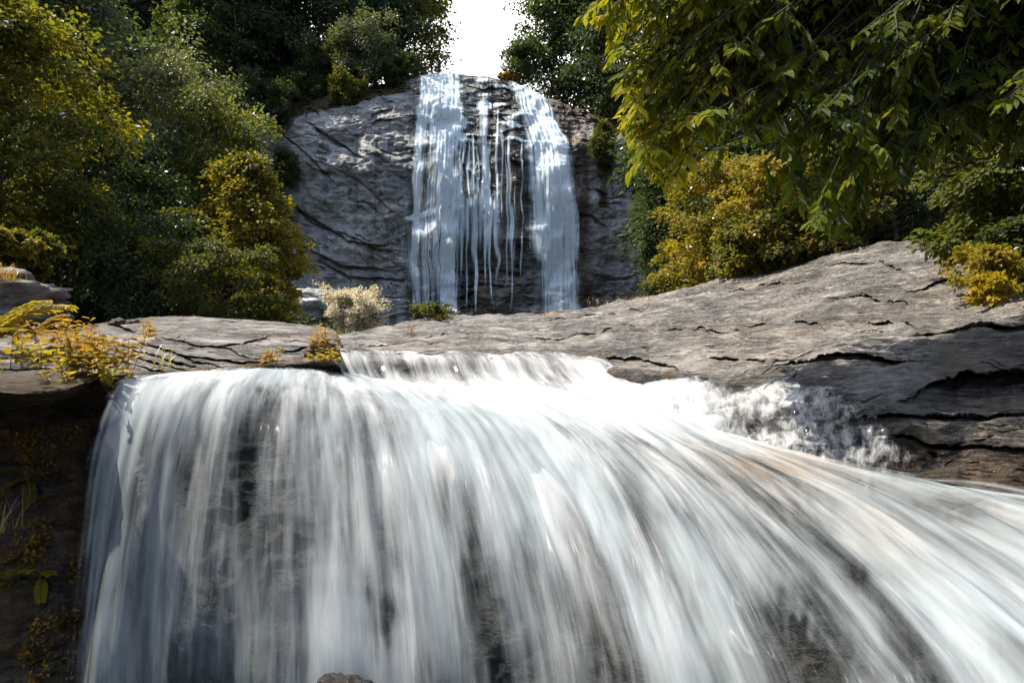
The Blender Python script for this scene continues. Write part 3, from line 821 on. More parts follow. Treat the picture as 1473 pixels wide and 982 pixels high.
def near_sheet(name, nr, nc, lift, seed, base, mat, parent, bias):
    s = np.linspace(0, len(NC) - 1, nc)
    W, PX, PY = near_grid(nr, nc, 0, s)
    N = grid_normals(W)
    row = np.linspace(0, 8, nr)[:, None]
    U = np.cumsum(np.linalg.norm(np.diff(W[nr // 4], axis=0, prepend=W[nr // 4][:1]), axis=-1))[None, :] * np.ones((nr, 1))
    V = np.cumsum(np.linalg.norm(np.diff(W, axis=0, prepend=W[:1]), axis=-1), axis=0)
    fallen = sstep(1.2, 4.5, row)
    r1 = noise3(U * 5, V * 0.7, 0, seed); r2 = noise3(U * 14, V * 1.1, 0, seed + 1); r3 = noise3(U * 1.7, V * 0.5, 0, seed + 2)
    calm = 1 - 0.0 * fallen
    disp = (0.007 + 0.045 * fallen) * r1 + (0.005 + 0.014 * fallen) * r2 + (0.008 + 0.045 * fallen) * r3
    disp += 0.025 * np.exp(-((row - 1.6) / 0.5) ** 2) * noise3(U * 2.6, V * 1.5, 0, seed + 7)
    W = W + N * (disp + lift * (0.25 + 0.75 * fallen))[..., None]
    PXn = PX
    foam = base + bias(PXn, PY, row) + (0.62 if lift < 0.01 else 0.32) * spots(PXn, PY, SPOTS)
    s_ = np.linspace(0, 11, nc)[None, :]
    edge = sstep(0, 0.2 + 0.75 * fallen, s_ + 0.10 * noise3(V * 6, seed, 0, 3) + 0.22 * fallen * noise3(s_ * 14, V * 1.5, 0, seed + 5))
    foam = np.clip(foam, 0, 1.3) * edge
    silt = np.clip(np.exp(-((PX - 1120) / 130) ** 2 - ((PY - 670) / 34) ** 2) * 1.1 + 0.55 * np.exp(-((PX - 1330) / 220) ** 2 - ((PY - 760) / 60) ** 2) + 0.25 * np.exp(-((PX - 300) / 200) ** 2 - ((PY - 700) / 150) ** 2), 0, 1)
    flow = np.stack([U, V, 0 * U], -1)
    W = W - np.array(parent.location)
    return new_obj(name, grid_mesh(W, {"foam": foam, "flow": flow, "silt": silt}, name), mat, parent)

SPOTS = [  # thin places where the wet rock shows: px, py, width, height, strength
    (262, 690, 12, 60, -.5), (232, 660, 8, 40, -.3), (205, 840, 12, 90, -.4), (355, 700, 9, 55, -.6), (352, 690, 22, 30, -.2), (300, 860, 10, 80, -.35),
    (455, 770, 26, 34, -.35), (505, 790, 14, 60, -.5), (548, 880, 26, 85, -.7), (560, 900, 14, 60, -.4), (490, 760, 8, 60, -.3), (640, 700, 10, 70, -.35),
    (680, 830, 14, 90, -.4), (715, 930, 18, 70, -.6), (830, 700, 18, 60, -.25), (760, 760, 12, 90, -.25), (790, 625, 40, 10, -.35), (920, 640, 60, 10, -.3),
    (1110, 860, 28, 40, -.5), (1150, 900, 34, 45, -.65), (1190, 950, 40, 45, -.65), (1300, 930, 46, 60, -.35), (1420, 950, 50, 40, -.25), (1230, 820, 26, 14, -.55),
    (980, 745, 50, 22, -.3), (1060, 760, 40, 14, -.25), (1420, 735, 70, 10, -.3), (1330, 720, 40, 9, -.25), (1240, 690, 70, 9, -.35), (160, 720, 10, 60, -.25),
    (372, 562, 14, 8, -.45), (400, 560, 60, 5, -.3), (240, 545, 60, 4, -.25), (560, 568, 60, 5, -.2), (290, 620, 8, 40, -.2), (1000, 850, 20, 40, -.2),
    (420, 900, 60, 60, .25), (970, 890, 60, 60, .3), (600, 640, 60, 50, .25), (280, 590, 80, 30, .25), (850, 590, 120, 25, .4), (1180, 720, 90, 30, .2)]
def bias_main(PX, PY, row):
    b = 0.34 * (1 - sstep(1.0, 3.4, row)) - 0.10 * sstep(5, 7.5, row)
    b = b - 0.12 * sstep(1250, 1450, PX) * (row < 4)
    return b
M['cascade'] = water_mat("cascade_water", 5.5, 0.75, 0.95, (0.64, 0.675, 0.695), 1.0, -0.1, 1.1, 0.03)
M['cascade_top'] = water_mat("cascade_veil_water", 9.0, 0.9, 1.0, (0.68, 0.70, 0.715), 1.0, 0.2, 1.2, 0.02, 3.3, 0.8)
casc = thing("cascade", "wide silky white cascade pouring over the nearest rock lip", "cascade", P(520, 1010, 2.9))
near_sheet("water_sheet", 420, 900, 0.0, 401, 0.52, M['cascade'], casc, bias_main)
near_sheet("foam_veil", 420, 900, 0.045, 501, 0.39, M['cascade_top'], casc, bias_main)

# rock under it
s = np.linspace(0, 11, 420)
W, PX, PY = near_grid(260, 420, 0, s)
N = grid_normals(W)
row = np.linspace(0, 8, 260)[:, None]
n = fbm(W[..., 0] * 3.0, W[..., 1] * 3.0, W[..., 2] * 3.0, 4, 601)
W = W - N * (0.11 + 0.07 * n + 0.05 * np.abs(noise3(W[..., 0] * 9, W[..., 1] * 9, W[..., 2] * 6, 605)))[..., None]
bed = new_obj("streambed", grid_mesh(W, {"wet": 0.42 + 0 * n, "moss": np.clip(0.2 + 0.5 * n, 0, 0.5)}, "streambed"), M['wetrock'])
tag(bed, "dark wet rock under the near cascade", None, None, "structure")

# ------------------------------------------------------------------ step cascade and pool behind the lip
TC = [
    [(482, 503, 6.7), (484, 511, 6.35), (490, 526, 6.1), (502, 545, 5.95), (515, 560, 5.7), (535, 575, 5.2), (560, 590, 4.6)],
    [(540, 508, 6.9), (545, 514, 6.5), (550, 525, 6.25), (556, 543, 6.08), (565, 558, 5.8), (590, 576, 5.2), (620, 596, 4.6)],
    [(620, 509, 7.0), (626, 514, 6.6), (632, 524, 6.3), (640, 543, 6.1), (652, 558, 5.8), (690, 578, 5.2), (730, 602, 4.6)],
    [(700, 509, 7.0), (706, 514, 6.6), (714, 524, 6.3), (724, 543, 6.1), (740, 558, 5.75), (785, 582, 5.15), (830, 610, 4.6)],
    [(775, 511, 6.9), (782, 516, 6.5), (792, 526, 6.2), (804, 544, 6.0), (822, 560, 5.65), (870, 588, 5.05), (915, 620, 4.55)],
    [(845, 516, 6.7), (852, 522, 6.3), (862, 532, 6.05), (874, 547, 5.85), (892, 562, 5.5), (935, 594, 4.95), (980, 632, 4.4)],
    [(890, 532, 6.4), (897, 538, 6.1), (904, 545, 5.9), (912, 553, 5.75), (930, 566, 5.4), (975, 600, 4.85), (1020, 640, 4.3)],
]
TCT = np.swapaxes(np.asarray(TC, float), 0, 1)
G = loft(TCT, 220, 420)
W = P(G[..., 0], G[..., 1], G[..., 2])
N = grid_normals(W)
row = np.linspace(0, 6, 220)[:, None]
U = np.cumsum(np.linalg.norm(np.diff(W[60], axis=0, prepend=W[60][:1]), axis=-1))[None, :] * np.ones((220, 1))
V = np.cumsum(np.linalg.norm(np.diff(W, axis=0, prepend=W[:1]), axis=-1), axis=0)
froth = sstep(3.2, 4.4, row)
d = 0.03 * noise3(U * 4, V * 1.5, 0, 701) + 0.012 * noise3(U * 13, V * 3, 0, 702) + froth * (0.03 * noise3(U * 5, V * 7, 0, 703) + 0.015 * noise3(U * 14, V * 18, 0, 704))
W = W + N * (d + 0.03)[..., None]
colu = np.linspace(0, 1, 420)[None, :]
foam = 0.62 + 0.45 * froth - 0.12 * (row < 1.2) + 0.2 * noise3(U * 1.5, V * 1.0, 0, 705)
foam = foam - 0.30 * np.exp(-((G[..., 0] - 600) / 70) ** 2 - ((G[..., 1] - 530) / 12) ** 2)
foam *= sstep(0, 0.02, colu) * (1 - sstep(0.97, 1.0, colu)) * sstep(0, 0.35, row)
M['step'] = water_mat("step_water", 10.0, 1.1, 0.8, (0.66, 0.68, 0.69), 0.0, 0.0, 1.15, 0.25, 1.7)
flow = np.stack([U, V, 0 * U], -1)
stw = new_obj("stream_water", grid_mesh(W, {"foam": np.clip(foam, 0, 1.3), "flow": flow}, "stream_water"), M['step'])
tag(stw, "low white step of water and foaming pool behind the cascade lip", None, None, "structure")

# thin white rapids spreading over the slab at the right of the pool
t = np.linspace(5.35, 8.0, 230)
s = np.interp(np.linspace(870, 1380, 520), SPX, np.arange(14))
W, PX, PY = slab_at(t, s)
Wn = W.copy()
for _ in range(26):
    Wn[1:-1, 1:-1] = (Wn[:-2, 1:-1] + Wn[2:, 1:-1] + Wn[1:-1, :-2] + Wn[1:-1, 2:] + 2 * Wn[1:-1, 1:-1]) / 6
N = grid_normals(Wn)
W = np.maximum(0, 0) + Wn + N * 0.03
U = (PX - 870) / F * 5.0
V = np.cumsum(np.linalg.norm(np.diff(Wn, axis=0, prepend=Wn[:1]), axis=-1), axis=0)
up = np.interp(PX, [870, 905, 1000, 1100, 1180, 1240, 1300], [548, 548, 549, 549, 552, 580, 640])
foam = sstep(-3, 9, PY - up + 5 * fbm(PX * 0.03, 0 * PY, 0, 3, 92)) * (1.05 - 0.45 * sstep(960, 1090, PX) - 0.28 * sstep(1120, 1270, PX))
foam = foam - 0.35 * np.exp(-((PX - 1090) / 50) ** 2 - ((PY - 598) / 16) ** 2) + 0.25 * np.exp(-((PX - 1000) / 60) ** 2 - ((PY - 612) / 12) ** 2) + 0.2 * np.exp(-((PX - 1130) / 60) ** 2 - ((PY - 570) / 10) ** 2)
foam = foam * (1 - sstep(0, 1, (PX - np.interp(PY, [540, 570, 600, 640, 680], [1200, 1250, 1290, 1320, 1290]) + 50 * fbm(PX * 0.02, PY * 0.04, 0, 4, 91) + 60) / 130))
W = W + N * (0.006 * fbm(U * 14, V * 6, 0, 3, 811))[..., None]
M['rapids'] = water_mat("rapids_water", 13.0, 6.5, 1.0, (0.64, 0.66, 0.67), 0.0, 0.12, 1.1, 0.7, 5.7, 0.9, 0.7)
rap = new_obj("rapids_water", grid_mesh(W, {"foam": np.clip(foam, 0, 1.2), "flow": np.stack([U, V, 0 * U], -1)}, "rapids"), M['rapids'])
tag(rap, "broken white rapids spreading thinly over the rock right of the pool", None, None, "structure")

# ------------------------------------------------------------------ boulders
def boulder(name, label, cat, centre, size, seed, mat, wet=0.0, moss=0.2, rz=0.0, flat=0.6):
    nu, nv = 72, 44
    th = np.linspace(0, 2 * math.pi, nu, endpoint=False)
    ph = np.linspace(0.02, math.pi - 0.02, nv)
    TH, PH = np.meshgrid(th, ph)
    d = np.stack([np.sin(PH) * np.cos(TH), np.sin(PH) * np.sin(TH), np.cos(PH)], -1)
    d = np.sign(d) * np.abs(d) ** 0.8
    r = 1 + 0.30 * fbm(d[..., 0] * 1.3, d[..., 1] * 1.3, d[..., 2] * 1.8, 4, seed)
    zz = d[..., 2] * 5 + fbm(d[..., 0], d[..., 1], d[..., 2], 2, seed + 9)
    f = zz - np.floor(zz)
    r = r - 0.09 * (1 - f) ** 2
    V = d * r[..., None] * np.asarray(size)
    idx = np.arange(nu * nv).reshape(nv, nu)
    nx = np.roll(idx, -1, axis=1)
    q = np.stack([idx[:-1], idx[1:], nx[1:], nx[:-1]], -1).reshape(-1, 4)
    me = mesh_from(V, q, 4, True, name)
    for k, a in (("wet", wet), ("moss", moss)):
        at = me.attributes.new(k, 'FLOAT', 'POINT'); at.data.foreach_set("value", np.full(nu * nv, a, np.float32))
    o = new_obj(name, me, mat)
    o.location = [float(c) for c in centre]
    o.rotation_euler = (0, 0, rz)
    return tag(o, label, cat)

boulder("boulder", "dark wet boulder poking through foam at the foot of the near cascade", "boulder", P(492, 1012, 2.62), (0.13, 0.12, 0.085), 5, M['wetrock'], 0.8, 0.1)
boulder("boulder", "pale tilted boulder on the left slope under orange ferns", "boulder", P(10, 428, 7.2) + np.array([-0.45, 0.2, 0]), (0.80, 0.7, 0.30), 14, M['boulder'], 0.0, 0.2, 0.5)
boulder("boulder", "dark brown rounded stone on the back edge of the left ledge", "boulder", P(182, 474, 8.0), (0.20, 0.2, 0.13), 23, M['bank'], 0.1, 0.5)
boulder("boulder", "grey block under the ferns at the far end of the left ledge", "boulder", P(52, 520, 4.6), (0.33, 0.3, 0.12), 33, M['boulder'], 0.3, 0.4, 0.3)
boulder("boulder", "mossy dark rock between the left ledge and the step cascade", "boulder", P(462, 514, 5.35), (0.13, 0.2, 0.13), 43, M['bank'], 0.3, 0.7)
boulder("boulder", "low grey boulder at the cliff foot behind the pale blossoming shrub", "boulder", P(450, 440, 40), (2.2, 1.6, 1.1), 53, M['cliff'], 0.2, 0.2)
boulder("boulder", "small pale stone lying on top of the right slab", "boulder", P(1164, 437, 8.0), (0.05, 0.05, 0.03), 63, M['boulder'], 0, 0)

# ------------------------------------------------------------------ plants
def norm(v): return v / (np.linalg.norm(v, axis=-1, keepdims=True) + 1e-9)

def tubes(paths, sides=6):
    """paths: list of (pts[n,3], radii[n]) -> verts, quads"""
    VV, FF, base = [], [], 0
    for pts, rad in paths:
        pts = np.asarray(pts, float); rad = np.asarray(rad, float)
        n = len(pts)
        tg = norm(np.gradient(pts, axis=0))
        ref = np.array([0.31, 0.87, 0.38])
        a = norm(np.cross(tg, ref)); b = np.cross(tg, a)
        an = np.linspace(0, 2 * math.pi, sides, endpoint=False)
        ring = pts[:, None, :] + rad[:, None, None] * (np.cos(an)[None, :, None] * a[:, None, :] + np.sin(an)[None, :, None] * b[:, None, :])
        VV.append(ring.reshape(-1, 3))
        idx = np.arange(n * sides).reshape(n, sides) + base
        nx = np.roll(idx, -1, axis=1)
        FF.append(np.stack([idx[:-1], nx[:-1], nx[1:], idx[1:]], -1).reshape(-1, 4))
        base += n * sides
    return np.concatenate(VV), np.concatenate(FF)

def wood(name, paths, mat, parent, sides=6):
    V, Fq = tubes(paths, sides)
    return new_obj(name, mesh_from(V, Fq, 4, True, name), mat, parent)

def leaf_mesh(name, Pt, d, n, L, Wd, tint, broad=False):
    """leaves at Pt pointing along d with face normal n"""
    N = len(Pt)
    d = norm(d); s = norm(np.cross(d, n)); n = np.cross(s, d)
    L = np.broadcast_to(L, (N,))[:, None]; Wd = np.broadcast_to(Wd, (N,))[:, None]
    if not broad:
        V = np.stack([Pt, Pt + d * L * 0.5 + s * Wd * 0.5 + n * Wd * 0.12, Pt + d * L - n * L * 0.10, Pt + d * L * 0.5 - s * Wd * 0.5 + n * Wd * 0.12], 1)
        q = np.arange(N * 4).reshape(N, 4)
        ti = tint
    else:
        V = np.stack([Pt, Pt + d * L * .3 + s * Wd * .48 + n * Wd * .10, Pt + d * L * .68 + s * Wd * .36 + n * Wd * .04, Pt + d * L - n * L * .16,
                      Pt + d * L * .68 - s * Wd * .36 + n * Wd * .04, Pt + d * L * .3 - s * Wd * .48 + n * Wd * .10, ], 1)
        k = np.arange(N)[:, None] * 6
        q = np.concatenate([k + np.array([[0, 1, 2, 3]]), k + np.array([[0, 3, 4, 5]])], 1).reshape(-1, 4)
        ti = np.repeat(tint, 2)
    me = mesh_from(V, q, 4, False, name)
    at = me.attributes.new("tint", 'FLOAT', 'FACE')
    at.data.foreach_set("value", np.clip(ti, 0, 1).astype(np.float32))
    return me

def curve_pts(a, b, sag, n=7, wob=0.0, r=None):
    t = np.linspace(0, 1, n)[:, None]
    p = a + (b - a) * t
    p[:, 2] += sag * (4 * t * (1 - t))[:, 0]
    if wob: p[1:-1] += r.normal(0, wob, (n - 2, 3))
    return p

def tree_geo(h, rad, r, prof='round', n_limb=34, leaf=0.12, per=46, lo=0.18, layered=0.75, trunk_r=None, lean=(0, 0), spray=0.085, tint0=0.45, top_t=0.0, subs=5, dense=1.0, tsd=0.12):
    """returns wood paths and leaf arrays of one tree, base at the origin"""
    tr = trunk_r or h * 0.016
    t = np.linspace(0, 1, 12)[:, None]
    tp = np.concatenate([lean[0] * h * t ** 1.4 + 0.02 * h * np.sin(t * 5 + r.uniform(0, 6)), lean[1] * h * t ** 1.4 + 0.02 * h * np.cos(t * 4 + r.uniform(0, 6)), t * h * 0.97], 1)
    tp -= tp[0]
    seed_l = r.uniform(0, 50)
    paths = [(tp, tr * (1 - 0.9 * t[:, 0]) + 0.004)]
    C, Dv, Sz = [], [], []
    for i in range(n_limb):
        f = lo + (1 - lo) * ((i + r.uniform(0, 0.9)) / n_limb) ** 0.9
        f = min(f, 0.97)
        q = (f - lo) / (1 - lo)
        if prof == 'round': w = math.sqrt(max(0.03, 1 - (2 * q - 0.9) ** 2 / 1.25))
        elif prof == 'cone': w = (1 - q) ** 0.8 * (0.55 + 0.45 * min(1, q * 6)) + 0.06
        elif prof == 'column': w = (0.6 + 0.4 * math.sin(q * 3.1)) * (1 - 0.5 * q)
        else: w = 0.5 + 0.5 * math.sin(min(1, q * 1.3) * 2.6)
        az = i * 2.399 + r.uniform(-0.5, 0.5)
        lump = 1 + 0.45 * noise3(np.array([math.cos(az) * 1.3 + seed_l]), np.array([math.sin(az) * 1.3]), np.array([f * 4.0]), 3)[0]
        ln = rad * w * r.uniform(0.55, 1.12) * lump
        k = f * 11; k0 = int(k)
        a = tp[k0] * (1 - (k - k0)) + tp[min(11, k0 + 1)] * (k - k0)
        rise = ln * (0.15 + 0.75 * q + r.uniform(-0.12, 0.15))
        b = a + np.array([math.cos(az) * ln, math.sin(az) * ln, rise])
        pts = curve_pts(a, b, ln * 0.10, 6, ln * 0.02, r)
        paths.append((pts, np.linspace(tr * 0.36 * (1 - 0.6 * f) + 0.004, 0.003, 6)))
        out = norm((b - a) * np.array([1, 1, 0.3]))
        for j in range(subs + 1):
            g_ = 1.0 if j == subs else r.uniform(0.35, 0.98)
            k = g_ * 5; k0 = min(4, int(k))
            p0 = pts[k0] * (1 - (k - k0)) + pts[k0 + 1] * (k - k0)
            dd = norm(out + r.normal(0, 0.65, 3) * np.array([1, 1, 0.35]))
            sl = ln * r.uniform(0.12, 0.42) if j < subs else 0.02
            p1 = p0 + dd * sl + np.array([0, 0, r.uniform(-0.05, 0.12) * sl])
            if j < subs:
                paths.append((np.stack([p0, (p0 + p1) / 2 + [0, 0, sl * 0.06], p1]), np.array([0.012, 0.008, 0.003]) * max(0.4, h / 9)))
            for e in range(1 if sl < 0.05 * rad else 2):
                C.append(p0 + (p1 - p0) * (1 - 0.5 * e)); Dv.append(dd); Sz.append(h * spray * r.uniform(0.6, 1.25))
    for e in range(3):                                   # leader
        C.append(tp[-1] + r.normal(0, 0.02 * h, 3)); Dv.append(norm(np.array([r.normal(), r.normal(), 1.0]))); Sz.append(h * spray * 0.8)
    C, Dv, Sz = np.array(C), np.array(Dv), np.array(Sz)
    m = len(C)
    per = max(4, int(per * dense))
    tot = m * per
    ci = np.repeat(np.arange(m), per)
    ang = r.uniform(0, 2 * math.pi, tot); rr = np.sqrt(r.uniform(0, 1, tot)) * Sz[ci]
    up = norm(np.array([0, 0, 1.0]) + 0.35 * Dv + r.normal(0, 0.22, (m, 3)))
    e1 = norm(np.cross(up, Dv + 1e-3)); e2 = np.cross(e1, up)
    off = (np.cos(ang) * rr)[:, None] * e1[ci] + (np.sin(ang) * rr)[:, None] * e2[ci] * 1.25
    off += up[ci] * (r.normal(0, 1, tot) * Sz[ci] * (0.9 - 0.72 * layered) * 0.7)[:, None]
    off[:, 2] -= 0.35 * rr ** 2 / Sz[ci]
    Pt = C[ci] + off
    d = norm(norm(off) * 0.8 + Dv[ci] * 0.6 + r.normal(0, 0.45, (tot, 3)) + np.array([0, 0, -0.25]))
    n = norm(up[ci] + r.normal(0, 0.45, (tot, 3)))
    tint = tint0 + r.normal(0, tsd, m)[ci] + r.normal(0, 0.13, tot) + top_t * (Pt[:, 2] / h - 0.5)
    L = leaf * r.uniform(0.7, 1.3, tot)
    return paths, (Pt, d, n, L, L * 0.62, tint)

def make_tree(name, label, base, h, rad, leafmat, seed, bark='bark', group=None, cat='tree', trunk='trunk', crown='crown', broad=False, rz=0.0, **kw):
    r = np.random.default_rng(seed)
    e = thing(name, label, cat, base, group, rz)
    paths, lv = tree_geo(h, rad, r, **kw)
    wood(trunk, paths, M[bark], e, 6)
    new_obj(crown, leaf_mesh(crown, *lv, broad=broad), M[leafmat], e)
    return e

def copy_thing(src, loc, rz, sc, label, matname=None):
    c = src.copy(); COL.objects.link(c)
    c.location = [float(q) for q in loc]; c.rotation_euler = (0, 0, rz); c.scale = sc
    c["label"] = label
    for ch in src.children:
        d = ch.copy(); COL.objects.link(d); d.parent = c
        if matname and ch.name.split('.')[0] == 'crown':
            d.material_slots[0].link = 'OBJECT'; d.material_slots[0].material = M[matname]
    return c

exec_forest = True
# --- forest on the hillside behind and beside the cliff: four grown trees, the rest are copies
FG = "trees of the forest above the cliff"
protos = []
for i, (lm, prof, hh, rad, kw) in enumerate([('dark', 'round', 9, 3.3, {}), ('teal', 'round', 8, 3.2, {}), ('green', 'cone', 10, 3.0, {}), ('dark', 'column', 11, 2.4, {})]):
    protos.append((lm, hh, rad, prof, kw))
FOREST = [  # px, py of base, D, height m, proto, material, label
    (598, 112, 63, 9.5, 0, 'olive', "yellow-green tree at the left edge of the sky gap above the fall"),
    (560, 108, 60, 10, 1, 'dark', "dark tree above the cliff just left of the sky gap tree"),
    (592, 20, 78, 11, 0, 'dark', "dark tree at the top of the left hillside beside the sky"),
    (530, 100, 60, 11, 3, 'dark', "tall narrow dark tree rising behind the round cliff top shrub"),
    (470, 110, 60, 11, 0, 'teal', "blue-green tree above the pale left end of the cliff"),
    (410, 130, 60, 10, 1, 'dark', "dark spreading tree above the bare left part of the cliff"),
    (345, 130, 57, 11, 0, 'dark', "dark tree above the ledge bushes left of the cliff"),
    (280, 140, 53, 10, 2, 'green', "green pointed tree behind the crown of the big left tree"),
    (215, 150, 48, 11, 1, 'dark', "dark tree on the slope behind the big left tree"),
    (150, 190, 42, 11, 0, 'dark', "dark tree on the slope between the creeper covered tree and the big left tree"),
    (560, 30, 74, 11, 2, 'dark', "dark pointed tree in the upper rank left of the sky"),
    (480, 20, 74, 11, 1, 'teal', "blue-green tree in the upper rank above the cliff shrub"),
    (400, 30, 72, 11, 0, 'green', "mid green tree in the upper rank above the left cliff end"),
    (320, 40, 68, 11, 3, 'dark', "narrow dark tree in the upper rank near the top edge"),
    (240, 40, 64, 11, 1, 'dark', "dark tree high on the slope above the big left tree"),
    (160, 50, 58, 11, 0, 'teal', "blue-green tree high on the slope right of the creeper covered tree"),
    (60, 120, 45, 12, 2, 'dark', "dark pointed tree behind the yellow tree at the left border"),
    (792, 132, 62, 9, 0, 'green', "green tree above the right veil of the fall"),
    (835, 150, 60, 11, 1, 'dark', "dark tree above the cliff right of the right veil"),
    (890, 165, 56, 11, 0, 'dark', "dark tree above the right end of the cliff"),
    (815, 40, 76, 11, 3, 'dark', "tall dark tree in the upper rank right of the sky gap"),
    (870, 40, 72, 12, 1, 'dark', "dark tree in the upper rank behind the overhanging leaves"),
    (990, 190, 50, 12, 0, 'dark', "dark tree at the right cliff end behind the overhanging leaves"),
    (1050, 250, 38, 11, 1, 'dark', "dark tree on the right slope above the golden bushes"),
    (1090, 280, 30, 11, 0, 'dark', "dark tree on the right slope behind the overhanging branches"),
    (1180, 300, 24, 10, 3, 'dark', "narrow dark tree in the gloom above the right slab"),
    (1270, 310, 20, 9, 1, 'dark', "dark tree in the hollow behind the top of the right slab"),
    (1370, 300, 18, 9, 0, 'dark', "dark tree in the hollow at the right border"),
    (1480, 300, 16, 9, 2, 'dark', "dark pointed tree beyond the right border bush"),
    (1010, 100, 60, 12, 2, 'dark', "dark pointed tree high on the right slope"),
    (1130, 120, 48, 12, 0, 'dark', "dark tree high on the right slope behind the leafy canopy"),
]
first = {}
rf = np.random.default_rng(99)
for px, py, D, hh, pi, mt, lab in FOREST:
    p = P(px, py, D)
    p[2] = min(p[2], max(tz(p[0], p[1]) - 0.2, p[2] - 9)) if D < 50 else max(p[2] - 0.6, tz(p[0], p[1]) - 0.4)
    lm, ph, prad, prof, kw = protos[pi]
    if pi not in first:
        first[pi] = make_tree("forest_tree", lab, p, ph, prad, lm, 900 + pi, group=FG, prof=prof, n_limb=34, leaf=0.30, per=34, lo=0.02, layered=0.55, spray=0.095, subs=4, **kw)
        k = hh / ph
        first[pi].scale = (k, k, k); first[pi].rotation_euler = (0, 0, rf.uniform(0, 6))
        for ch in first[pi].children:
            if ch.name.startswith('crown'):
                ch.material_slots[0].link = 'OBJECT'; ch.material_slots[0].material = M[mt]
    else:
        k = hh / ph
        w = k * rf.uniform(0.9, 1.15)
        copy_thing(first[pi], p, rf.uniform(0, 6), (w, w, k), lab, mt)

# --- shrubs along the cliff top and on the cliff
def bush(name, label, px, py, D, h, rad, mat, seed, cat='shrub', group=None, leaf=0.1, n=26, per=30, base=None, **kw):
    p = P(px, py, D) if base is None else base
    kw = dict(dict(prof='round', lo=0.05, layered=0.45, spray=0.13, subs=3, trunk_r=h * 0.02), **kw)
    return make_tree(name, label, p, h, rad, mat, seed, group=group, cat=cat, trunk='stem', crown='foliage', leaf=leaf, n_limb=n, per=per, **kw)
CG = "shrubs along the cliff top"
bush("shrub", "round grey-green shrub on the cliff top left of the fall", 528, 128, 55, 4.6, 2.5, 'silver', 31, group=CG, leaf=0.22, n=34, per=30, tint0=0.55)
bush("shrub", "pointed yellow-green shrub beside the round cliff top shrub", 500, 122, 55.5, 4.2, 1.3, 'green', 32, group=CG, leaf=0.22, n=26, tint0=0.75)
bush("shrub", "small yellowish shrub hanging over the cliff edge", 498, 153, 53.2, 1.9, 1.3, 'olive', 33, group=CG, leaf=0.2, tint0=0.45)
bush("shrub", "low grey-green shrub on the ledge above the left cliff", 365, 172, 54, 2.2, 2.2, 'silver', 34, group=CG, leaf=0.2, tint0=0.35)
bush("shrub", "dark low shrub in the row left of the small yellowish shrub", 440, 158, 55, 1.6, 2.2, 'olive', 35, group=CG, leaf=0.16, tint0=0.0)
bush("shrub", "small dark shrub by the left lip of the fall", 580, 116, 55.5, 1.2, 1.6, 'green', 36, group=CG, leaf=0.16)
bush("shrub", "blue-green shrub above the right cliff end", 895, 170, 54, 3.6, 1.5, 'teal', 37, group=CG, leaf=0.22, n=32, tint0=0.6)
bush("shrub", "dark green shrub at the right edge of the sky gap", 748, 122, 59, 3.2, 1.5, 'green', 43, group=CG, leaf=0.22, n=30, tint0=0.3)
bush("shrub", "rusty low shrub beside the right veil's top", 730, 121, 57.5, 0.5, 0.8, 'orange', 38, group=CG, leaf=0.14, tint0=0.1)
bush("shrub", "green strip of shrub growing down the right cliff edge", 868, 232, 50.3, 2.6, 0.9, 'olive', 39, group=CG, leaf=0.16, tint0=0.2)
bush("shrub", "small green shrub clinging to the middle of the left cliff", 408, 268, 50.4, 2.4, 0.9, 'olive', 40, group=CG, leaf=0.16, tint0=0.1)
bush("shrub", "spreading dark shrub draped over the top left corner of the cliff", 392, 180, 52.6, 2.2, 2.0, 'green', 44, group=CG, leaf=0.2, n=32, tint0=0.15)
bush("shrub", "olive shrub hanging beside the upper diagonal crack of the cliff", 338, 222, 51.5, 2.6, 1.5, 'green', 45, group=CG, leaf=0.2, n=32, tint0=0.3)
bush("shrub", "small green shrub between the hanging yellowish shrub and the fall", 556, 130, 54.5, 1.3, 1.5, 'green', 46, group=CG, leaf=0.18, tint0=0.2)
bush("shrub", "grey-green shrub at the foot of the left cliff edge", 345, 330, 49.5, 3.2, 1.6, 'silver', 47, leaf=0.2, n=30, tint0=0.2)
bush("shrub", "dark shrub below the round cliff top shrub", 455, 130, 56, 3.2, 2.2, 'dark', 41, group=CG, leaf=0.2, tint0=0.6)
bush("shrub", "dark shrub over the left shoulder of the cliff", 330, 215, 50, 3.4, 2.4, 'dark', 42, group=CG, leaf=0.2, tint0=0.5)

# --- trees on the left bank
make_tree("broadleaf_tree", "big round grey-green tree on the left bank with dark layered crown", P(235, 472, 20), 7.6, 2.25, 'silver', 51, 'bark_pale', n_limb=50, leaf=0.125, per=58, lo=0.06, layered=0.82, spray=0.068, subs=3, tint0=0.42, top_t=0.55)  # leaves tinted paler upward: sunlight on the crown put into colour
make_tree("broadleaf_tree", "slimmer yellow-green tree leaning beside the big round left tree", P(300, 470, 19), 6.0, 1.4, 'green', 52, n_limb=34, leaf=0.12, per=50, lo=0.1, layered=0.8, spray=0.08, subs=3, tint0=0.65, top_t=0.2)
make_tree("autumn_tree", "golden leaved small tree at the right flank of the big left tree", P(358, 470, 17), 4.3, 1.75, 'turning', 53, n_limb=44, leaf=0.12, per=34, lo=0.05, layered=0.9, spray=0.075, subs=3, tint0=0.62, top_t=-0.55, tsd=0.17, prof='cone')
make_tree("autumn_tree", "low olive tree with layered sprays in front of the big left tree", P(262, 478, 15.5), 2.7, 1.9, 'turning', 54, n_limb=34, leaf=0.10, per=48, lo=0.05, layered=0.92, spray=0.10, subs=3, tint0=0.25, top_t=-0.2, tsd=0.17, prof='cone')
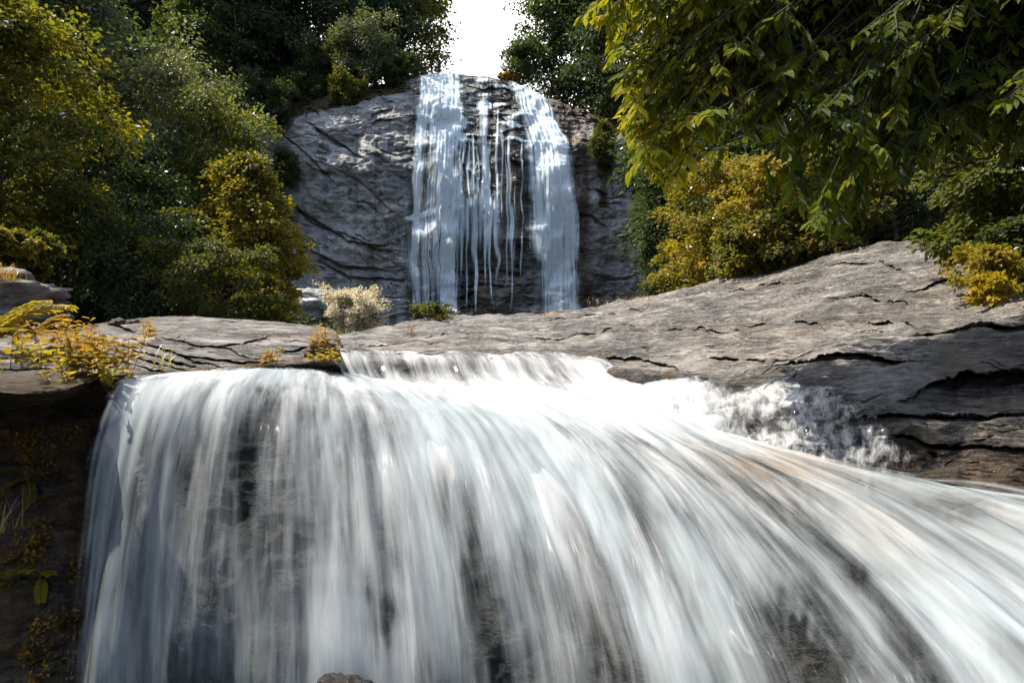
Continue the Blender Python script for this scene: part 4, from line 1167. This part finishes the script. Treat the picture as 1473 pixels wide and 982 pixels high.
make_tree("autumn_tree", "tall yellow leaved tree at the left border of the picture", P(-18, 452, 12), 5.4, 1.65, 'olive', 55, n_limb=54, leaf=0.11, per=60, lo=0.22, layered=0.90, spray=0.078, subs=3, tint0=0.55)
make_tree("creeper_tree", "slender tree wrapped in silvery creeper behind the yellow left tree", P(88, 400, 19), 9.8, 1.35, 'silver', 56, n_limb=60, leaf=0.14, per=40, lo=0.05, layered=0.3, spray=0.055, prof='column', tint0=0.5)
make_tree("broadleaf_tree", "very dark tree in the gloom between the yellow and big left trees", P(105, 465, 15), 4.2, 1.7, 'dark', 57, n_limb=40, leaf=0.12, per=42, lo=0.03, layered=0.8, spray=0.09, subs=3, tint0=0.4)
bush("shrub", "dark shrub at the foot of the big left tree by the ledge", 180, 476, 13.5, 1.7, 1.5, 'dark', 58, leaf=0.09, n=36, per=40, tint0=0.6)
bush("shrub", "golden shrub low on the right of the golden tree", 388, 470, 18, 2.3, 0.9, 'turning', 59, leaf=0.11, n=34, per=26, tint0=0.8, layered=0.85, spray=0.09, tsd=0.17)
bush("shrub", "olive shrub at the foot of the golden tree behind the ledge", 322, 474, 13, 1.1, 1.2, 'olive', 60, leaf=0.08, n=30, per=36, layered=0.85, tint0=0.25)

# --- trees and bushes on the right bank
make_tree("broadleaf_tree", "dark tree against the right end of the cliff", P(962, 440, 33), 7.6, 1.1, 'dark', 61, n_limb=46, leaf=0.18, per=36, lo=0.03, layered=0.6, spray=0.08, tint0=0.65)
bush("bush", "yellow-green pointed bush right of the cliff foot", 985, 440, 17, 2.2, 0.8, 'turning', 62, leaf=0.10, n=44, per=30, prof='cone', spray=0.09, tint0=0.42, layered=0.8, tsd=0.16)
bush("bush", "tall golden bush behind the middle of the right slab", 1035, 430, 15, 2.8, 1.15, 'turning', 63, leaf=0.10, n=38, per=34, spray=0.075, tint0=0.55, layered=0.85, tsd=0.18)
bush("bush", "broad yellow bush over the crest of the right slab", 1115, 405, 13.2, 1.9, 1.2, 'turning', 64, leaf=0.09, n=34, per=32, spray=0.085, tint0=0.62, tsd=0.18, layered=0.7)
bush("bush", "orange tipped bush nearest the crest of the right slab", 1075, 415, 13.0, 1.1, 0.7, 'turning', 65, leaf=0.10, n=34, per=24, tsd=0.18, tint0=0.4, layered=0.7)
bush("bush", "olive bush under the overhanging branches on the right", 1190, 385, 12.4, 1.6, 1.0, 'turning', 66, leaf=0.11, n=40, per=26, tint0=0.35, tsd=0.18, layered=0.7)
bush("bush", "dark green bush behind the yellow bushes of the right bank", 1080, 330, 19, 3.4, 2.2, 'dark', 67, leaf=0.13, n=50, per=40, tint0=0.6)
bush("bush", "dark bush in the hollow above the right slab", 1290, 345, 13, 2.2, 1.9, 'dark', 68, leaf=0.11, n=50, per=40, tint0=0.5)
bush("bush", "bright green bush drooping at the right border above the slab", 1452, 385, 7.2, 1.25, 0.75, 'bright', 69, leaf=0.085, n=46, per=34, layered=0.85, spray=0.14, tint0=0.4)
bush("bush", "golden leaved small bush on the slab under the bright green bush", 1425, 432, 6.3, 0.42, 0.28, 'gold', 70, leaf=0.05, n=26, per=13, layered=0.8, tint0=0.3)
bush("bush", "yellow sprig of leaves in front of the golden leaved bush", 1428, 445, 5.9, 0.26, 0.16, 'gold', 71, leaf=0.05, n=12, per=12, tint0=0.6)
bush("bush", "dark shrub on the slab beyond the golden leaved bush", 1475, 430, 6.6, 0.6, 0.5, 'green', 72, leaf=0.06, n=26, per=24, tint0=0.25)

# --- overhanging tree, upper right
def overhang():
    r = np.random.default_rng(77)
    base = np.array([5.3, 5.8, 0.0]); base[2] = CAMZ + 0.25
    e = thing("overhanging_tree", "large leafy tree whose dark branches hang over the right bank", "tree", base)
    t = np.linspace(0, 1, 12)[:, None]
    tp = base + np.concatenate([-0.9 * t ** 1.5, -1.0 * t, 4.6 * t], 1) - np.array([0, 0, 0.4])
    paths = [(tp, 0.24 - 0.17 * t[:, 0])]
    leaves = []
    # lower outline of the canopy in the photo
    lowx = [868, 885, 905, 940, 990, 1060, 1120, 1200, 1260, 1300, 1350, 1400, 1473, 1700]
    lowy = [20, 110, 235, 258, 250, 262, 300, 325, 290, 250, 210, 215, 230, 260]
    tips = []
    while len(tips) < 230:
        px = r.uniform(868, 1700) if r.uniform() < 0.82 else r.uniform(868, 960)
        yl = np.interp(px, lowx, lowy)
        py = yl - 12 - abs(r.normal(0, 0.55)) * 190 if r.uniform() < 0.6 else r.uniform(-260, yl - 10)
        D = np.interp(px, [868, 1000, 1473, 1700], [4.9, 4.7, 4.3, 4.2]) + r.uniform(-0.5, 0.7)
        if px < 960: D = r.uniform(4.4, 5.2)
        tips.append((px, py, D))
    for px, py, D in tips:
        tip = P(px, py, D)
        f = r.uniform(0.35, 0.98)
        k = f * 11; k0 = int(k)
        a = tp[k0] * (1 - (k - k0)) + tp[k0 + 1] * (k - k0)
        a = np.array([a[0], a[1], max(a[2], tip[2] + r.uniform(0.0, 0.5))]) if tip[2] < tp[-1][2] else tp[-1]
        ln = np.linalg.norm(tip - a)
        pts = curve_pts(a, tip, ln * 0.13, 10, 0.02, r)
        paths.append((pts, np.linspace(0.014, 0.0025, 10)))
        dirn = norm(pts[-1] - pts[-3])
        sun_hue = r.normal(0, 0.10) + 0.34 * (1 - float(sstep(890, 1160, px))) + (0.12 if py > np.interp(px, lowx, lowy) - 60 and px < 1230 else 0)  # leaf variation plus sunlit left and lower fringe painted as yellower tint
        # side twigs near the end
        for j in range(11):
            g_ = r.uniform(0.55, 1.0) if j else 1.0
            q = g_ * 9; q0 = min(8, int(q))
            p0 = pts[q0] * (1 - (q - q0)) + pts[q0 + 1] * (q - q0)
            tw = norm(dirn * r.uniform(0.5, 1.0) + r.normal(0, 0.55, 3) * np.array([1, 1, 0.35]) + np.array([0, 0, -0.15]))
            tl = r.uniform(0.16, 0.40)
            p1 = p0 + tw * tl + np.array([0, 0, -0.10 * tl])
            if p1[2] < CAMZ + (491 - np.interp((p1[0] / p1[1]) * F + 736.5, lowx, lowy) - 14) / F * p1[1]:
                continue
            paths.append((np.stack([p0, (p0 + p1) / 2 + [0, 0, 0.02], p1]), np.array([0.006, 0.004, 0.002])))
            side = norm(np.cross(tw, [0, 0, 1]))
            nl = int(tl / 0.022)
            for q in range(nl):
                u = (q + 0.5) / nl
                sgn = 1 if q % 2 else -1
                pos = p0 + (p1 - p0) * u
                d = norm(tw * 0.75 + side * sgn * 0.8 + np.array([0, 0, -0.45]) + r.normal(0, 0.22, 3))
                nn = norm(np.array([0, 0, 1.0]) + 0.3 * tw + r.normal(0, 0.30, 3))
                leaves.append((pos, d, nn, r.uniform(0.045, 0.13), 0.38 + sun_hue + r.normal(0, 0.11)))
    Pt = np.array([l[0] for l in leaves]); d = np.array([l[1] for l in leaves]); n = np.array([l[2] for l in leaves])
    L = np.array([l[3] for l in leaves]); ti = np.array([l[4] for l in leaves])
    wood("trunk", [(p - base, q) for p, q in paths], M['bark_dark'], e, 6)
    new_obj("crown", leaf_mesh("crown", Pt - base, d, n, L, L * 0.50, ti, True), M['near'], e)
overhang()

# --- pale blossoming shrub and small plants on the rocks
def blossom_shrub():
    p = P(512, 476, 14)
    e = make_tree("blossom_shrub", "round shrub covered in pale pinkish blossom behind the ledge", p, 0.60, 0.55, 'blossom', 81, 'twig', cat='shrub', trunk='stem', crown='blossom', prof='round', n_limb=60, leaf=0.045, per=22, lo=0.02, layered=0.25, spray=0.11, subs=4, tint0=0.5)
    r = np.random.default_rng(82)
    paths, lv = tree_geo(0.5, 0.5, r, prof='round', n_limb=20, leaf=0.045, per=6, lo=0.02, spray=0.12, tint0=0.2)
    new_obj("foliage", leaf_mesh("foliage", *lv), M['olive'], e)
blossom_shrub()

def ground_z(W, x, y):
    d = (W[..., 0] - x) ** 2 + (W[..., 1] - y) ** 2
    i = np.unravel_index(np.argmin(d), d.shape)
    return W[i][2]
def on(W, px, py):
    """point of a rock grid nearest to a photo position"""
    sx = W[..., 0] / W[..., 1] * F + 736.5; sy = 491 - (W[..., 2] - CAMZ) / W[..., 1] * F
    d = (sx - px) ** 2 + (sy - py) ** 2 + 0.0 * W[..., 1]
    i = np.unravel_index(np.argmin(d), d.shape)
    return W[i].copy()

def grass_tuft(name, label, base, h, n, seed, mat='dry', spread=0.06, cat='grass tuft', group=None, droop=0.5):
    r = np.random.default_rng(seed)
    VV, FF, T = [], [], []
    b0 = 0
    for i in range(n):
        az = r.uniform(0, 6.28); L = h * r.uniform(0.55, 1.15); w = h * 0.012 * r.uniform(0.7, 1.4)
        st = np.array([r.normal(0, spread), r.normal(0, spread), -0.01])
        out = np.array([math.cos(az), math.sin(az), 0])
        sd = np.array([-out[1], out[0], 0])
        ls = r.uniform(0.15, 0.8)
        u = np.linspace(0, 1, 6)
        pts = st + out * (u[:, None] ** 1.6) * L * ls + np.array([0, 0, 1.0]) * ((u - droop * ls * u ** 3)[:, None]) * L
        ww = w * (1 - u ** 2 * 0.95)
        VV.append(np.stack([pts - sd * ww[:, None], pts + sd * ww[:, None]], 1).reshape(-1, 3))
        k = np.arange(5)[:, None] * 2 + b0
        FF.append(k + np.array([[0, 1, 3, 2]])); b0 += 12
        T += [r.uniform(0, 1)] * 5
    me = mesh_from(np.concatenate(VV), np.concatenate(FF), 4, False, name)
    at = me.attributes.new("tint", 'FLOAT', 'FACE'); at.data.foreach_set("value", np.array(T, np.float32))
    o = new_obj(name, me, M[mat]); o.location = [float(c) for c in base]
    return tag(o, label, cat, group)

def sprig(name, label, base, h, nst, seed, mat, leaf=0.04, per=14, spread=0.05, cat='plant', lean=(0, 0), group=None, width=0.5):
    """several leafy stems from one root"""
    r = np.random.default_rng(seed)
    e = thing(name, label, cat, base, group)
    paths, Ps, ds, ns, ts, Ls = [], [], [], [], [], []
    for i in range(nst):
        a = np.array([r.normal(0, spread), r.normal(0, spread), -0.01])
        b = a + np.array([r.normal(0, 0.28) + lean[0], r.normal(0, 0.28) + lean[1], 1.0]) * h * r.uniform(0.55, 1.05)
        pts = curve_pts(a, b, 0.04 * h, 6, 0.015 * h, r)
        paths.append((pts, np.linspace(0.006, 0.002, 6) * max(0.5, h / 0.5)))
        for q in range(per):
            u = 0.2 + 0.8 * (q + 0.5) / per
            k = u * 5; k0 = min(4, int(k)); pos = pts[k0] * (1 - (k - k0)) + pts[k0 + 1] * (k - k0)
            az = q * 2.4 + r.uniform(-.4, .4)
            Ps.append(pos); ds.append([math.cos(az), math.sin(az), r.uniform(-0.3, 0.6)]); ns.append([r.normal(0, .35), r.normal(0, .35), 1.0])
            ts.append(0.5 + r.normal(0, 0.2)); Ls.append(leaf * r.uniform(0.6, 1.25) * (1.15 - 0.5 * u))
    for pq in paths:
        wood("stem", [pq], M['twig'], e, 5)
    Ls = np.array(Ls)
    new_obj("foliage", leaf_mesh("foliage", np.array(Ps), np.array(ds, float), np.array(ns), Ls, Ls * width, np.array(ts), True), M[mat], e)
    return e

def fern(name, label, base, fronds, mat, seed, cat='fern'):
    """fronds: list of tip offsets (x,y,z) from the base"""
    r = np.random.default_rng(seed)
    e = thing(name, label, cat, base)
    paths, Ps, ds, ns, Ls, ts = [], [], [], [], [], []
    for tip in fronds:
        paths, Ps, ds, ns, Ls, ts = [], [], [], [], [], []
        tip = np.array(tip, float); ln = np.linalg.norm(tip)
        pts = curve_pts(np.zeros(3), tip, ln * 0.16, 12)
        tg = norm(np.gradient(pts, axis=0))
        for q in range(40):
            u = 0.12 + 0.88 * q / 39
            k = u * 11; k0 = min(10, int(k)); pos = pts[k0] * (1 - (k - k0)) + pts[k0 + 1] * (k - k0)
            sd = norm(np.cross(tg[k0], [0, 0, 1.0])); w = ln * 0.17 * math.sin(math.pi * min(1, 0.15 + 0.85 * (1 - u) ** 0.8)) + 0.01
            for sg in (-1, 1):
                Ps.append(pos); ds.append(sd * sg + tg[k0] * 0.55 + np.array([0, 0, -0.15]) + r.normal(0, .07, 3)); ns.append(np.cross(sd, tg[k0]) * 1.0 + r.normal(0, .15, 3))
                Ls.append(w * r.uniform(.9, 1.1)); ts.append(0.5 + r.normal(0, .16))
        Ls = np.array(Ls); ns = np.array(ns); ns *= np.sign(ns[:, 2:3] + 1e-6)
        fr = new_obj("frond", leaf_mesh("frond", np.array(Ps), np.array(ds), ns, Ls, Ls * 0.26 + 0.004, np.array(ts), True), M[mat], e)
        wood("stalk", [(pts, np.linspace(0.006, 0.0015, 12))], M['twig'], fr, 5)
    return e

# left ledge plants
fern("fern", "golden fern frond reaching over the left ledge from the border", P(-75, 540, 3.0), [(0.49, 0.05, 0.31), (0.40, -0.08, 0.20), (0.30, 0.2, 0.34), (-0.2, 0.1, 0.4)], 'gold', 301)
fern("fern", "smaller orange fern behind the golden frond on the left slope", on(LW, 30, 500), [(0.34, 0.1, 0.22), (-0.3, 0.05, 0.3), (0.08, -0.25, 0.26), (0.2, 0.3, 0.3), (0.3, -0.15, 0.12)], 'orange', 302)
sprig("leafy_plant", "upright leafy plant with yellowing leaves on the left ledge", on(LW, 112, 535), 0.40, 6, 303, 'gold', 0.095, 14, 0.03, width=0.6)
sprig("leafy_plant", "orange leafy plant beside the corner of the near cascade", on(LW, 142, 537), 0.24, 20, 304, 'orange', 0.075, 14, 0.085, width=0.6)
sprig("leafy_plant", "brownish hanging plant below the orange plant on the ledge corner", on(LW, 130, 560), 0.22, 14, 305, 'gold', 0.055, 13, 0.09, lean=(0, -0.6), width=0.6)
sprig("leafy_plant", "orange plant behind the upright leafy plant on the ledge", on(LW, 92, 515), 0.32, 12, 306, 'orange', 0.08, 13, 0.09, width=0.6)
sprig("leafy_plant", "low golden plant under the fern fronds at the left border", on(LW, 20, 530), 0.22, 12, 307, 'gold', 0.07, 12, 0.12, width=0.6)
SG = "small orange plants on the rocks"
sprig("seedling", "tiny orange plant on top of the left ledge near its back", on(LW, 208, 487), 0.20, 5, 311, 'orange', 0.06, 10, 0.04, group=SG)
sprig("seedling", "orange leaved plant near the front edge of the left ledge", on(LW, 380, 524), 0.13, 7, 312, 'orange', 0.05, 10, 0.06, group=SG)
sprig("seedling", "orange leaved plant on the ledge corner by the step cascade", on(LW, 468, 512), 0.26, 9, 313, 'orange', 0.06, 14, 0.05, group=SG)
sprig("seedling", "low orange plant hanging over the ledge corner by the white water", on(LW, 472, 522), 0.12, 9, 314, 'gold', 0.055, 10, 0.06, group=SG, lean=(0, -0.5))
sprig("seedling", "small pinkish plant on the middle slab below the blossoming shrub", on(SW, 590, 482), 0.16, 5, 315, 'orange', 0.04, 8, 0.04, group=SG)
sprig("seedling", "orange plant on the slab at the foot of the right veil", on(SW, 806, 456), 0.16, 8, 316, 'orange', 0.05, 8, 0.18, group=SG)
sprig("seedling", "orange plants in a crack of the slab above the rapids", on(SW, 850, 514), 0.05, 10, 317, 'orange', 0.03, 6, 0.10, group=SG)
sprig("seedling", "orange plant on the left ledge in the crack beside the dry grass", on(LW, 278, 540), 0.08, 6, 318, 'orange', 0.03, 8, 0.05, group=SG)
GG = "dry grass tufts"
grass_tuft("grass_tuft", "dry yellow grass tuft in the cracks of the left ledge", on(LW, 236, 530), 0.20, 16, 321, 'gold', 0.03, group=GG)
grass_tuft("grass_tuft", "orange grass fringe below the main stream of the fall", P(642, 466, 13.2), 0.24, 60, 322, 'orange', 0.16, group=GG)
grass_tuft("grass_tuft", "orange grass at the foot of the blossoming shrub", P(490, 482, 12), 0.16, 50, 323, 'orange', 0.2, group=GG)
grass_tuft("grass_tuft", "dry grass fringe along the back edge of the right slab", P(905, 437, 13.6), 0.22, 90, 324, 'orange', 0.5, group=GG)
grass_tuft("grass_tuft", "pale dry grass stalks at the foot of the right veil", P(772, 457, 13.8), 0.30, 12, 325, 'dry', 0.05, group=GG)
grass_tuft("grass_tuft", "hanging dry grass on the dark bank at the left border", P(14, 760, 3.3), 0.24, 22, 326, 'dry', 0.03, group=GG)
grass_tuft("grass_tuft", "orange grass drooping over the pale boulder on the left slope", P(4, 402, 7.0), 0.22, 90, 327, 'orange', 0.08, group=GG)
grass_tuft("grass_tuft", "green blade of grass leaning in at the left border", P(-10, 560, 2.5), 0.18, 7, 328, 'olive', 0.02, group=GG)
bush("shrub", "low dark and golden shrub on the slab below the main stream of the fall", 622, 468, 13.3, 0.20, 0.45, 'olive', 331, leaf=0.05, n=26, per=18, tint0=0.35)
bush("shrub", "yellow-green brush over the pale boulder on the left slope", 34, 400, 8.0, 0.34, 0.42, 'olive', 332, leaf=0.07, n=30, per=26, tint0=0.3, layered=0.7)
bush("shrub", "golden brush beside the left border above the boulder", -14, 392, 7.6, 0.34, 0.36, 'gold', 333, leaf=0.07, n=30, per=26, tint0=0.2, layered=0.7)

fern("fern", "small dark fern on the damp bank under the ledge", on(BW, 40, 690), [(0.16, -0.1, 0.06), (-0.14, -0.12, 0.08), (0.03, -0.2, 0.1), (0.1, -0.12, -0.08), (-0.08, -0.14, -0.06)], 'olive', 341)
fern("fern", "small golden fern low on the damp bank beside the cascade", on(BW, 60, 830), [(0.12, -0.1, 0.05), (-0.12, -0.12, 0.06), (0.02, -0.16, 0.08), (0.08, -0.12, -0.08)], 'gold', 342)
sprig("leafy_plant", "small leafy plant rooted in the damp bank at the left border", on(BW, 12, 850), 0.2, 7, 343, 'olive', 0.05, 11, 0.05, lean=(0.1, -0.5), width=0.6)
# creeping moss and little leaves on the dark bank
r = np.random.default_rng(401)
nr, nc = BW.shape[:2]
ii = r.integers(20, nr - 30, 9000); jj = r.integers(0, nc, 9000)
dens = fbm(BW[ii, jj, 0] * 3, BW[ii, jj, 1] * 3, BW[ii, jj, 2] * 3, 3, 77)
k = dens > 0.16
Pt = BW[ii, jj][k] + r.normal(0, 0.012, (k.sum(), 3)) + np.array([0, -0.012, 0.006])
d = r.normal(0, 1, (k.sum(), 3)) + np.array([0, -0.6, -0.2]); n = r.normal(0, .5, (k.sum(), 3)) + np.array([0, -0.7, 0.8])
L = r.uniform(0.010, 0.028, k.sum())
mo = new_obj("ground_cover", leaf_mesh("ground_cover", Pt, d, n, L, L * 0.6, r.uniform(0, 0.8, k.sum())), M['orange'])
tag(mo, "rusty creeping leaves over the dark bank left of the cascade", "ground cover", None, "stuff")

# undergrowth on the forest slopes
r = np.random.default_rng(402)
n0 = 60000
x = r.uniform(-45, 45, n0); y = r.uniform(6, 95, n0)
z = terrain(x, y)
sx = x / y * F + 736.5; sy = 491 - z / y * F
ok = (sx > -250) & (sx < 1750) & (sy > -200) & (sy < 520) & ~((np.abs(x) < 8) & (y < 50)) & (sy < np.interp(sx, SPX, top_py) + 60)
ok &= ~((y > 44) & (y < 58) & (x > -24) & (x < 16))
x, y, z = x[ok], y[ok], z[ok]
rep = 5
x = np.repeat(x, rep) + r.normal(0, .35, len(x) * rep); y = np.repeat(y, rep) + r.normal(0, .35, len(y) * rep)
z = terrain(x, y) + np.abs(r.normal(0, 0.35, len(x)))
Pt = np.stack([x, y, z + CAMZ], -1)
d = r.normal(0, 1, Pt.shape); n = r.normal(0, .5, Pt.shape) + np.array([0, -0.3, 1.0])
L = r.uniform(0.12, 0.34, len(x))
ug = new_obj("undergrowth", leaf_mesh("undergrowth", Pt, d, n, L, L * 0.6, r.uniform(0, 1, len(x))), M['dark'])
tag(ug, "dark low undergrowth covering the forest slopes", "undergrowth", None, "stuff")
